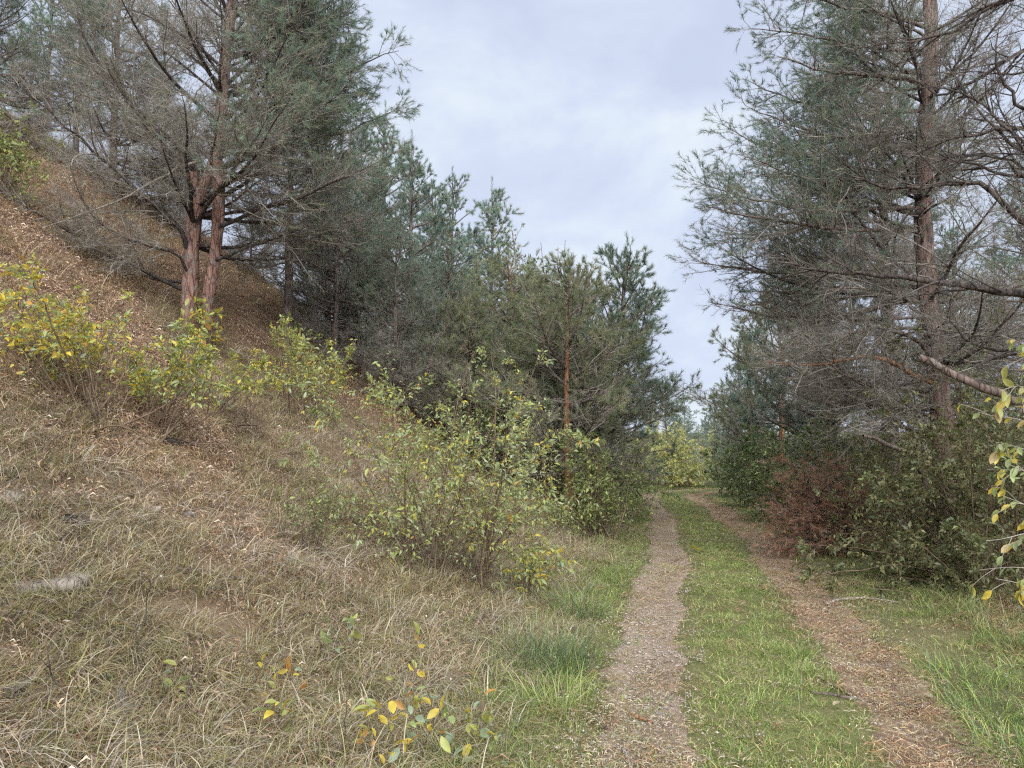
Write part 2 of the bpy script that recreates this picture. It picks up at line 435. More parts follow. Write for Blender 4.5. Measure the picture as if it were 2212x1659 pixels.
# ------------------------------------------------------------------ ground cover: tufts, litter and pebbles (stuff)
def blades(r, n, rad, h, width, lean, droop, pal, w, K=5, var=0.15):
    a = r.uniform(0, 6.283, n); q = rad * np.sqrt(r.random(n))
    base = np.stack([q * np.cos(a), q * np.sin(a), np.full(n, -0.02)], 1)
    az = a + r.normal(0, 0.9, n); le = np.abs(r.normal(lean, lean * 0.5, n))
    d = np.stack([np.sin(le) * np.cos(az), np.sin(le) * np.sin(az), np.cos(le)], 1)
    hh = h * r.uniform(0.45, 1.15, n)
    pts = np.empty((n, K, 3)); pts[:, 0] = base
    for k in range(1, K):
        d = nrm(d + np.stack([np.cos(az), np.sin(az), -1.3 * np.ones(n)], 1) * (droop * k / K) * r.uniform(0.4, 1.5, n)[:, None] + r.normal(0, 0.05, (n, 3)))
        pts[:, k] = pts[:, k-1] + d * (hh / (K - 1))[:, None]
    pts[..., 2] = np.maximum(pts[..., 2], -0.02 + 0.004 * np.arange(K)[None])
    tw = az + r.normal(0, 0.7, n)
    side = np.stack([-np.sin(tw), np.cos(tw), np.zeros(n)], 1)[:, None] * (width * r.uniform(0.6, 1.3, n))[:, None, None]
    tap = np.linspace(1, 0.12, K)[None, :, None] * 0.5
    V = np.stack([pts - side * tap, pts + side * tap], 2).reshape(-1, 3)
    b = (np.arange(n) * K * 2)[:, None] + (np.arange(K - 1) * 2)[None]
    F = np.stack([b, b + 1, b + 3, b + 2], -1).reshape(-1, 4)
    return V, F, np.repeat(pick(r, pal, w, n, var), K * 2, axis=0)
STRAW, PALE, OLIVE, BROWN = (0.50, 0.41, 0.245), (0.60, 0.535, 0.42), (0.31, 0.295, 0.13), (0.26, 0.18, 0.11)
RUST, GREEN, LIME, BLUEG = (0.40, 0.235, 0.14), (0.19, 0.29, 0.075), (0.39, 0.47, 0.13), (0.13, 0.20, 0.105)
def protos(kind, count, fn, mat):
    out = []
    for k in range(count):
        r = np.random.default_rng(hash((len(kind), k, 11)) % 99991 + sum(map(ord, kind)))
        V, F, C = fn(r); me = mkmesh(kind, V, F, mat, C)
        out.append(bpy.data.objects.new(kind + '_source', me))
    return out
def flat_bits(r, n, rad, L, W, pal, w, lift=0.012, tilt=0.15):
    a = r.uniform(0, 6.283, n); q = rad * np.sqrt(r.random(n)); b = r.uniform(0, 6.283, n)
    p = np.stack([q * np.cos(a), q * np.sin(a), r.uniform(0, lift, n)], 1)
    d = nrm(np.stack([np.cos(b), np.sin(b), r.normal(0, tilt, n)], 1))
    ln = (L * r.uniform(0.5, 1.3, n))[:, None]
    s_ = nrm(np.cross(d, np.stack([r.normal(0, .35, n), r.normal(0, .35, n), np.ones(n)], 1))) * W / 2
    bend = np.stack([np.zeros(n), np.zeros(n), np.abs(r.normal(0, 0.12, n))], 1) * ln
    V = np.stack([p - d * ln / 2, p + s_ + bend, p + d * ln / 2, p - s_ + bend], 1).reshape(-1, 3)
    return V, np.arange(n * 4).reshape(-1, 4), np.repeat(pick(r, pal, w, n, 0.2), 4, axis=0)
def pebble_bits(r, n, rad):
    bag = Bag()
    ico = A([(0,0,1),(.89,0,.45),(.28,.85,.45),(-.72,.53,.45),(-.72,-.53,.45),(.28,-.85,.45),(0,0,-.4)])
    f = A([(0,1,2),(0,2,3),(0,3,4),(0,4,5),(0,5,1),(1,6,2),(2,6,3),(3,6,4),(4,6,5),(5,6,1)])
    for _ in range(n):
        sz = r.uniform(0.003, 0.010); v = ico * sz * r.uniform(0.6, 1.3, 3)
        a = r.uniform(0, 6.28); c, s = math.cos(a), math.sin(a)
        v = v @ A([(c, s, 0), (-s, c, 0), (0, 0, 1)]); q = rad * math.sqrt(r.random()); b = r.uniform(0, 6.28)
        bag.add(v + A((q * math.cos(b), q * math.sin(b), 0.0)), f, pick(r, [(0.42, 0.37, 0.33), (0.3, 0.26, 0.23), (0.55, 0.51, 0.47)], (3, 2, 1), 1)[0])
    return np.concatenate(bag.V), np.concatenate(bag.T), np.concatenate(bag.C)

def scatter(name, src, pts, rots, scl, label, category):
    me = bpy.data.meshes.new(name); n = len(pts)
    me.vertices.add(n); me.vertices.foreach_set('co', A(pts, np.float32).ravel())
    a = me.attributes.new('turn', 'FLOAT_VECTOR', 'POINT'); a.data.foreach_set('vector', A(rots, np.float32).ravel())
    a = me.attributes.new('size', 'FLOAT_VECTOR', 'POINT'); a.data.foreach_set('vector', A(scl, np.float32).ravel())
    a = me.attributes.new('which', 'INT', 'POINT'); a.data.foreach_set('value', rng.integers(0, len(src), n).astype(np.int32))
    o = link(name, me, label=label, category=category, kind='stuff')
    g = bpy.data.node_groups.new(name + '_scatter', 'GeometryNodeTree')
    g.interface.new_socket('Geometry', in_out='INPUT', socket_type='NodeSocketGeometry')
    g.interface.new_socket('Geometry', in_out='OUTPUT', socket_type='NodeSocketGeometry')
    N, L = g.nodes, g.links
    gi, go, ip, jn = N.new('NodeGroupInput'), N.new('NodeGroupOutput'), N.new('GeometryNodeInstanceOnPoints'), N.new('GeometryNodeJoinGeometry')
    for p in src:
        oi = N.new('GeometryNodeObjectInfo'); oi.inputs['Object'].default_value = p; oi.inputs['As Instance'].default_value = False
        ti = N.new('GeometryNodeGeometryToInstance'); L.new(oi.outputs['Geometry'], ti.inputs[0]); L.new(ti.outputs[0], jn.inputs[0])
    ip.inputs['Pick Instance'].default_value = True
    L.new(gi.outputs[0], ip.inputs['Points']); L.new(jn.outputs[0], ip.inputs['Instance'])
    for nm, ty, sk in (('turn', 'FLOAT_VECTOR', 'Rotation'), ('size', 'FLOAT_VECTOR', 'Scale'), ('which', 'INT', 'Instance Index')):
        na = N.new('GeometryNodeInputNamedAttribute'); na.data_type = ty; na.inputs['Name'].default_value = nm
        L.new(na.outputs[0], ip.inputs[sk])
    L.new(ip.outputs[0], go.inputs[0])
    md = o.modifiers.new('scatter', 'NODES'); md.node_group = g
    return o

def field(dens, rings=((1.3, 2.6), (2.6, 4.2), (4.2, 6.5), (6.5, 9.5), (9.5, 13), (13, 18), (18, 25), (25, 36)), half=0.80):
    """random ground points in front of the viewer; dens(depth) per square metre"""
    X, Y = [], []
    for a, b in rings:
        area = half * (b * b - a * a)
        n = int(area * dens(0.5 * (a + b)))
        y = np.sqrt(rng.uniform(a * a, b * b, n)); X.append(rng.uniform(-half, half, n) * y); Y.append(y)
    x, y = np.concatenate(X), np.concatenate(Y)
    # keep what could be seen: drop ground far below the frame
    return x, y
def cover(name, label, category, src, dens, keep, size, tilt=0.12, sink=0.0, grow=0.035):
    x, y = field(dens); s = lateral(x, y)
    n1, n2 = bumps(x, y, 0, 1.4), bumps(x + 31, y - 17, 0.6, 5)
    k = rng.random(len(x)) < keep(s, y, n1, n2)
    x, y, s = x[k], y[k], s[k]
    z = height(x, y, s) - sink
    m = len(x)
    hillside = sstep(2.4, 3.4, s)
    rot = np.stack([rng.normal(0, tilt, m), rng.normal(0, tilt, m) + 0.22 * hillside, rng.uniform(0, 6.283, m)], 1)
    if tilt == 0.0:                                    # lies on the slope
        e = 0.05; gx = (height(x + e, y) - height(x - e, y)) / (2 * e); gy = (height(x, y + e) - height(x, y - e)) / (2 * e)
        rot = np.stack([np.arctan(gy), -np.arctan(gx), np.zeros(m)], 1)
    sc_ = size * rng.uniform(0.55, 1.3, m) * (1 + grow * y)
    scatter(name, src, np.stack([x, y, z], 1), rot, np.stack([sc_, sc_, sc_ * rng.uniform(0.8, 1.15, m) / (1 + 0.6 * grow * y)], 1), label, category)
    return m
def fall(a, p=1.15, cap=999): return lambda d: min(cap, a / (d / 4.0) ** p)

dry_tall = protos('dry_grass_tuft', 5, lambda r: blades(r, 42, 0.085, 0.215, 0.0048, 0.50, 0.60, [STRAW, PALE, OLIVE, BROWN, (0.40, 0.36, 0.29)], (2.8, 2.0, 5.0, 2.4, 2.4)), M_GRASS)
grey_mat_ = protos('matted_grass_tuft', 4, lambda r: blades(r, 40, 0.10, 0.27, 0.0054, 0.75, 0.85, [PALE, STRAW, (0.45, 0.40, 0.34), BROWN], (4, 2, 3, 1)), M_GRASS)
rust_t = protos('rusty_grass_tuft', 4, lambda r: blades(r, 22, 0.09, 0.24, 0.0042, 0.5, 0.6, [RUST, BROWN, STRAW, OLIVE, (0.32, 0.25, 0.19)], (2.4, 3.4, 1.6, 1.6, 2.4)), M_GRASS)
green_tall = protos('green_grass_tuft', 4, lambda r: blades(r, 34, 0.075, 0.24, 0.0046, 0.38, 0.40, [GREEN, LIME, BLUEG, OLIVE, STRAW], (4, 3, 3, 1.5, .8)), M_GRASS)
green_low = protos('low_green_grass_tuft', 5, lambda r: blades(r, 36, 0.085, 0.10, 0.005, 0.6, 0.45, [GREEN, LIME, OLIVE, STRAW], (4, 4.4, 2.0, 0.8), K=4), M_GRASS)
straw_low = protos('low_straw_tuft', 4, lambda r: blades(r, 26, 0.09, 0.075, 0.0045, 0.9, 0.6, [STRAW, OLIVE, BROWN, LIME], (4, 3, 2.5, 1), K=4), M_GRASS)
bits_rut = protos('rut_litter', 4, lambda r: flat_bits(r, 60, 0.16, 0.034, 0.0034, [STRAW, PALE, RUST, BROWN], (3, 2.4, 2, 2)), M_LITTER)
bits_leaf = protos('leaf_litter', 4, lambda r: flat_bits(r, 80, 0.17, 0.036, 0.0095, [(0.40, 0.275, 0.19), (0.50, 0.38, 0.28), (0.34, 0.21, 0.14), (0.24, 0.16, 0.115), (0.60, 0.52, 0.42)], (4, 2.4, 4, 3, .8), 0.03, 0.4), M_LITTER)
bits_need = protos('needle_litter', 3, lambda r: flat_bits(r, 60, 0.16, 0.07, 0.004, [RUST, BROWN, (0.46, 0.31, 0.20), STRAW], (2.4, 1.6, 3.5, 2.5), 0.02, 0.3), M_LITTER)
bits_peb = protos('pebbles', 3, lambda r: pebble_bits(r, 26, 0.14), M_LITTER)

def hillk(s, n): return sstep(1.25, 1.95, s + 0.5 * n)
def litter_zone(s, y, n1): return sstep(3.6, 5.4, s + 2.6 * n1) * sstep(4.6, 7.6, y)
cnt = {}
cnt['dry'] = cover('dry_grass', 'tall tan and olive grass covering the lower hillside', 'grass', dry_tall, fall(185),
    lambda s, y, a, b: sstep(27, 21, y) * hillk(s, a) * (1 - 0.93 * litter_zone(s, y, a)) * np.clip(0.75 - 1.5 * b, 0.06, 1), 1.05)
cnt['mat'] = cover('matted_grass', 'pale grey flattened straw grass in patches on the lower hillside', 'grass', grey_mat_, fall(105),
    lambda s, y, a, b: hillk(s - 0.5, a) * (1 - 0.85 * litter_zone(s, y, a)) * np.clip(0.38 + 1.8 * b + 0.4 * sstep(4.2, 5.6, s) * sstep(7, 4, y), 0.0, 1), 1.0)
cnt['rust'] = cover('rusty_grass', 'thin rusty brown grass among litter on the upper slope', 'grass', rust_t, fall(120, 0.9),
    lambda s, y, a, b: (0.25 * hillk(s, a) + 0.75 * litter_zone(s, y, a)) * np.clip(0.7 + b, 0.05, 1) + 0.9 * sstep(2.0, 2.7, -s + 0.6 * a) * sstep(6.0, 2.4, -s), 1.0)
cnt['green'] = cover('verge_grass', 'fresh green grass along both verges of the lane', 'grass', green_tall, fall(150, 1.05),
    lambda s, y, a, b: np.clip(np.exp(-((s - 1.55 - 0.15 * a) / 0.30) ** 2) * np.clip(0.20 + 1.1 * b + 0.35 * sstep(7, 13, y), 0.03, 1) + 0.75 * np.exp(-((s + 2.15 - 0.3 * b) / 0.40) ** 2) * np.clip(0.5 + 1.2 * a, 0.1, 1)
        + 0.05 * hillk(s, a) * (b > 0.2) + 0.5 * sstep(24, 29, y) * (s > 1), 0, 1), 0.85)
cnt['low'] = cover('centre_grass', 'short green grass on the lane between and beside the ruts', 'grass', green_low, fall(330, 1.1),
    lambda s, y, a, b: np.clip(np.exp(-(s / 0.44) ** 4) * np.clip(0.85 + 0.7 * b, 0.25, 1) + (0.35 + 0.45 * sstep(5, 10, y)) * sstep(1.05, 1.3, s) * sstep(1.9, 1.45, s)
        + 0.75 * sstep(1.15, 1.5, -s) * sstep(2.9, 2.2, -s) * np.clip(0.55 + 0.9 * b, .1, 1) + 0.05 + 0.30 * np.exp(-((np.abs(s) - 1.12) / 0.13) ** 2) + 0.30 * np.exp(-((np.abs(s) - 0.8) / 0.22) ** 2) * (b + 0.6 * a > 0.08), 0, 1) * (np.abs(s) < 3.2), 0.85)
cnt['straw'] = cover('straw_grass', 'short straw-coloured grass thinning into the wheel ruts', 'grass', straw_low, fall(230, 1.1),
    lambda s, y, a, b: (np.abs(s) < 3.0) * np.clip(0.24 + 0.6 * np.exp(-((np.abs(s) - 1.15) / 0.22) ** 2) + 0.35 * np.exp(-((np.abs(s) - 0.5) / 0.12) ** 2) + 0.35 * sstep(1.2, 1.6, s) * sstep(8, 4, y) - 0.12 * np.exp(-(s / 0.4) ** 4) - 0.06 * np.exp(-((np.abs(s) - 0.8) / 0.2) ** 4) + 0.5 * sstep(1.3, 2.0, -s) - 0.2 * b, 0, 1), 0.8)
cnt['rut'] = cover('rut_litter', 'dry straw bits and needles strewn over the wheel ruts', 'litter', bits_rut, fall(150, 1.1),
    lambda s, y, a, b: np.clip(np.exp(-((np.abs(s) - 0.8) / 0.27) ** 4) + 0.10, 0, 1) * (np.abs(s) < 2) * np.clip(0.6 + 0.6 * b, 0.1, 1), 1.0, tilt=0.0, sink=-0.022)
cnt['leaf'] = cover('leaf_litter', 'pale brown fallen leaves carpeting the hillside', 'litter', bits_leaf, fall(85, 0.9),
    lambda s, y, a, b: hillk(s - 0.6, a) * (0.16 + 0.84 * litter_zone(s, y, a)) * (1 - 0.72 * sstep(9.5, 12.5, y)), 1.0, tilt=0.0, sink=-0.015)
cnt['need'] = cover('needle_litter', 'rust brown pine needles under trees and on the lane', 'litter', bits_need, fall(80, 0.9),
    lambda s, y, a, b: np.clip(0.6 * litter_zone(s, y, a) + 0.8 * sstep(1.9, 2.8, -s + 0.5 * a) + 0.55 * np.exp(-((s + 0.85) / 0.3) ** 2) + 0.04, 0, 1), 1.0, tilt=0.0, sink=-0.02)
cnt['peb'] = cover('gravel', 'small grey pebbles in the wheel ruts', 'gravel', bits_peb, fall(90, 1.2),
    lambda s, y, a, b: np.exp(-((np.abs(s) - 0.8) / 0.28) ** 2) * np.where(s > 0, 0.9, 0.35) * (y < 14), 1.0, tilt=0.0, sink=-0.016)
print('cover', cnt)

# ------------------------------------------------------------------ pines
NG = [(0.18, 0.25, 0.185), (0.235, 0.30, 0.22), (0.20, 0.27, 0.225), (0.26, 0.28, 0.195)]       # live needles
NO = [(0.25, 0.245, 0.18), (0.29, 0.27, 0.215), (0.21, 0.22, 0.15), (0.31, 0.29, 0.245)]           # dull old needles
ND = [(0.29, 0.265, 0.235), (0.37, 0.345, 0.315), (0.215, 0.19, 0.17), (0.43, 0.41, 0.38)]          # dead fine twigs
def plen(Pn): return np.linalg.norm(np.diff(Pn, axis=1), axis=2).sum(1)

def grow(r, Pp, Rp, live, twigs, crown, sec=0.16, ter=0.11, n_live=34, n_dead=12, NL=0.065, NW=0.0042, DW=0.0030,
         reach=0.42, start=0.18, smax=1.3, green_from=0.30, pal=NG, sides=(4, 3), up=0.25, dead_l=0.095, dull=0.35):
    """second and third order twigs, needles and dead twiglets on primary branches Pp (N,K,3); live 0..1"""
    N = len(Pp); L1 = plen(Pp)
    cnt_ = np.maximum(2, (L1 / sec).astype(int)); i = np.repeat(np.arange(N), cnt_); M = len(i)
    t = start + (1 - start) * r.random(M) ** 0.9
    p, T = along(Pp, i, t)
    d = fork(r, T, r.uniform(0.55, 1.05, M), 0.55)
    L2 = np.clip((reach * (1 - t) + 0.10) * L1[i] * r.uniform(0.55, 1.25, M), 0.12, smax)
    S = wander(r, p, d, L2, 6, up * r.uniform(-0.6, 1.6, M), 0.13)
    K = Rp.shape[1]
    r0 = np.minimum(Rp[i, np.clip((t * (K - 1)).astype(int), 0, K - 1)] * 0.6, 0.004 + 0.008 * L2)
    V, F = tubes(S, r0[:, None] * np.linspace(1, 0.3, 6)[None] + 0.0008, sides[0]); twigs.add(V, F)
    c2 = np.maximum(1, (L2 / ter).astype(int)); j = np.repeat(np.arange(M), c2); Q = len(j)
    t2 = 0.12 + 0.88 * r.random(Q)
    p2, T2 = along(S, j, t2)
    d2 = fork(r, T2, r.uniform(0.5, 1.05, Q), 0.7)
    L3 = np.clip((0.35 * (1 - t2) + 0.16) * r.uniform(0.6, 1.3, Q) * (0.5 + L2[j]), 0.08, 0.42)
    S3 = wander(r, p2, d2, L3, 3, up * 0.8, 0.16)
    V, F = tubes(S3, np.linspace(1, 0.4, 3)[None] * (0.0012 + 0.004 * L3)[:, None], sides[1]); twigs.add(V, F)
    # which shoots are green
    lv = live[i][j] * sstep(green_from, green_from + 0.3, t[j] * 0.75 + 0.25 * t2 + 0.15 * live[i][j])
    u = r.random(Q); g = u < lv; dl = (~g) & (u < lv + dull)
    tip = np.concatenate([S[:, 3:, :][:, [0, 1, 2, 2]]], 0)
    gt = (r.random(M) < live[i] * sstep(green_from - 0.1, green_from + 0.2, t + 0.1))
    for sel, n, pl, wgt, ln, wd, th in ((g, n_live, pal, (3, 3, 2, 1.6), NL, NW, (0.3, 0.95)), (dl, int(n_live * 0.62), NO, (3, 3, 2, 2), NL * 0.95, NW * 0.85, (0.5, 1.3)), ((~g) & (~dl), n_dead, ND, (3, 3, 2, 1), dead_l, DW, (0.4, 1.25))):
        if sel.sum() == 0 or n == 0: continue
        sh = S3[sel]
        V, F, k = needles(r, sh, n, ln, wd, th, t0=0.4 if pl is pal else 0.0)
        c = pick(r, pl, wgt, len(sh), 0.16)[k] * r.uniform(0.8, 1.2, (len(k), 1))
        crown.add(V, F, np.repeat(c, 3, axis=0))
    if gt.any():
        V, F, k = needles(r, tip[gt], int(n_live * 1.2), NL, NW, (0.4, 1.0))
        c = pick(r, pal, (3, 3, 2, 1.6), int(gt.sum()), 0.16)[k] * r.uniform(0.8, 1.2, (len(k), 1))
        crown.add(V, F, np.repeat(c, 3, axis=0))

def trunk_mesh(r, polys, sides=18, step=0.10, mat=None, flare=0.35):
    """trunk stems as knobbly tapered rods; polys: (points, radius at base, radius at top)"""
    bag = Bag()
    for pts, r0, r1 in polys:
        pts = A(pts, float); L = np.linalg.norm(np.diff(pts, axis=0), axis=1).sum()
        K = max(6, int(L / step)); q = resample(pts, K)
        u = np.linspace(0, 1, K)
        R = r0 + (r1 - r0) * u ** 0.9
        R = R * (1 + flare * np.exp(-u * L / 0.25))
        V, F = tubes(q[None], R[None], sides)
        V = V.reshape(K, sides, 3)
        a = np.linspace(0, 6.283, sides, endpoint=False)[None]
        h = (u * L)[:, None]
        k = 1 + 0.06 * np.sin(3 * a + 1.3 * h + r.uniform(0, 6)) + 0.05 * np.sin(5 * a - 3.1 * h) + 0.05 * np.sin(2 * a + 7 * h) + r.normal(0, 0.03, (K, sides))
        V = q[:, None] + (V - q[:, None]) * k[..., None]
        bag.add(V.reshape(-1, 3), F)
    return bag.mesh('trunk', mat, True)
def branch_objs(root, o, Pp, Rp, mat, sides=7, name='branch', extra=None):
    for k in range(len(Pp)):
        V, F = tubes(Pp[k][None] - o, Rp[k][None], sides)
        b = link(name, mkmesh(name, V, F, mat, None, True), root)
def limb(r, pts, r0, r1, K=14):
    q = resample(pts, K); q[1:] += r.normal(0, 0.012, (K - 1, 3))
    return q, np.linspace(1, 0, K) ** 0.8 * (r0 - r1) + r1
def primaries(r, poly, n, h0, h1, lfun, efun, azfun, K=14, jit=0.10, curve=0.5):
    """n branches leaving a trunk polyline between heights h0 and h1 (metres above its base)"""
    pts = resample(poly, 60); h = r.uniform(h0, h1, n)
    z = pts[:, 2] - pts[0, 2]; k = np.clip(np.searchsorted(z, h), 0, 59); S = pts[k]
    az = azfun(h, r); el = efun(h, az, r); L = lfun(h, az, r)
    D = np.stack([np.cos(el) * np.sin(az), np.cos(el) * np.cos(az), np.sin(el)], 1)
    B = wander(r, S, D, L, K, curve if np.isscalar(curve) else curve(h, az), jit)
    R = (0.008 + 0.0085 * L)[:, None] * (np.linspace(1, 0, K)[None] ** 0.8) + 0.0022
    return B, R, az, h, L

def finish_tree(root, twigs, crown, twig_mat_=None):
    link('twigs', twigs.mesh('twigs', twig_mat_ or M_TWIG), root, kind='stuff')
    link('crown', crown.mesh('crown', M_NEEDLE), root, kind='stuff')

TREES = 0
def fork_pine():
    """the twin-stemmed red pine on the slope"""
    r = np.random.default_rng(21)
    b = hit(424, 722); d = b[1]
    root = thing('pine_tree', 'twin-stemmed pine with reddish bark standing on the slope behind yellow shrubs', 'tree', b)
    Q = lambda x, y, dd=0.0: P(x, y, d + dd)
    main = [Q(406, 740), Q(410, 640), Q(415, 533), Q(421, 462), Q(437, 412), Q(460, 368), Q(474, 300), Q(481, 200), Q(489, 100), Q(504, 0), Q(515, -120), Q(525, -260), Q(530, -430)]
    second = [Q(441, 735, .1), Q(447, 650, .1), Q(463, 560, .1), Q(472, 480, .05), Q(474, 420), Q(471, 350)]
    stub = [Q(421, 470), Q(420, 410, -.05), Q(418, 372, -.08)]
    me = trunk_mesh(r, [([p - b for p in main], .125, .05), ([p - b for p in second], .085, .09), ([p - b for p in stub], .075, .05)], mat=M_BARK_RED)
    link('trunk', me, root)
    hand = [([Q(440, 400), Q(413, 340, -.1), Q(350, 287, -.3), Q(273, 213, -.6), Q(213, 133, -.8), Q(180, 87, -1), Q(163, 30, -1.1), Q(158, -40, -1.2)], .04, .15),
            ([Q(425, 440), Q(415, 397, -.2), Q(360, 320, -.5), Q(310, 263, -.8), Q(250, 185, -1.1), Q(215, 110, -1.3)], .035, .1),
            ([Q(412, 560), Q(402, 495, -.2), Q(300, 417, -.7), Q(233, 357, -1), Q(173, 300, -1.3), Q(100, 233, -1.6), Q(27, 180, -1.9)], .035, .05),
            ([Q(410, 600), Q(395, 545, -.3), Q(320, 533, -.6), Q(217, 493, -1), Q(187, 460, -1.2), Q(163, 393, -1.4), Q(140, 330, -1.5)], .02, 0),
            ([Q(488, 130), Q(560, 95, -.2), Q(633, 50, -.4), Q(663, 0, -.5), Q(690, -60, -.6)], .035, .8),
            ([Q(474, 430), Q(567, 370, .2), Q(620, 303, .3), Q(663, 250, .4), Q(720, 190, .4)], .03, .4),
            ([Q(472, 490), Q(580, 447, -.1), Q(633, 433, -.2), Q(733, 393, -.3), Q(860, 325, -.4)], .03, .5),
            ([Q(465, 560), Q(560, 525, .3), Q(680, 500, .5), Q(800, 470, .6)], .025, .1),
            ([Q(478, 230), Q(560, 215, .2), Q(690, 180, .3), Q(800, 130, .3), Q(860, 110, .3)], .03, .9),
            ([Q(476, 330), Q(600, 320, .5), Q(730, 290, .9), Q(870, 230, 1.1)], .03, .85)]
    Pp, Rp, live = [], [], []
    for pts, r0, lv in hand:
        q, R = limb(r, pts, r0, .003); Pp.append(q); Rp.append(R); live.append(lv)
    nh = len(Pp)
    B, R, az, h, L = primaries(r, main, 64, 0.7, 7.2,
        lambda h, az, r: np.clip(3.3 - 0.27 * h, 1.0, 3) * r.uniform(0.65, 1.1, len(h)) * (1 + 0.12 * np.sin(az)),
        lambda h, az, r: np.radians(24 + 2.0 * h - 14 * np.maximum(np.sin(az), 0) + r.normal(0, 9, len(h))),
        lambda h, r: r.uniform(0, 6.283, len(h)), jit=0.075, curve=lambda h, az: 0.25 + 0.4 * np.maximum(np.sin(az), 0))
    lv = np.clip((0.75 * np.maximum(np.sin(az), 0) ** 0.7) * sstep(1.2, 3.2, h) + 0.8 * sstep(5.0, 7, h), 0.0, 1)
    # boughs drawn towards the lane, level and then upturned, bear most of the needles
    B2, R2, az2, h2, L2 = primaries(r, main, 26, 1.6, 6.6,
        lambda h, az, r: np.clip(3.6 - 0.3 * h, 1.6, 3.2) * r.uniform(0.85, 1.1, len(h)),
        lambda h, az, r: np.radians(10 + r.normal(0, 8, len(h))), lambda h, r: r.normal(1.45, 0.5, len(h)), jit=0.06, curve=0.6)
    Pp = np.concatenate([A(Pp), B, B2]); Rp = np.concatenate([A(Rp), R, R2])
    live = np.concatenate([live, lv, np.full(len(B2), 0.85) * sstep(1.2, 2.4, h2)])
    branch_objs(root, b, Pp[:nh + 26], Rp[:nh + 26] * 1.15, M_BARK_DARK)
    tw, cr = Bag(), Bag()
    V, F = tubes(Pp[nh + 26:] - b, Rp[nh + 26:], 5); bo = Bag(); bo.add(V, F); link('boughs', bo.mesh('boughs', M_BARK_DARK, True), root, kind='stuff')
    grow(r, Pp, Rp, live, tw, cr, sec=0.105, ter=0.085, n_live=34, n_dead=17, green_from=0.42, dull=0.46, NL=0.095, NW=0.0058, DW=0.0042, dead_l=0.13)
    for bag in (tw, cr): bag.V = [v - b for v in bag.V]
    finish_tree(root, tw, cr)
    # pale barkless dead bough
    q, R = limb(r, [Q(425, 350, -.1), Q(387, 360, -.5), Q(300, 413, -.9), Q(240, 443, -1.1), Q(167, 467, -1.3), Q(33, 513, -1.6)], .022, .004)
    V, F = tubes(q[None] - b, R[None], 7); link('branch', mkmesh('branch', V, F, M_BARK_PALE, None, True), root, label='pale barkless dead branch')
    return root
fork_pine()

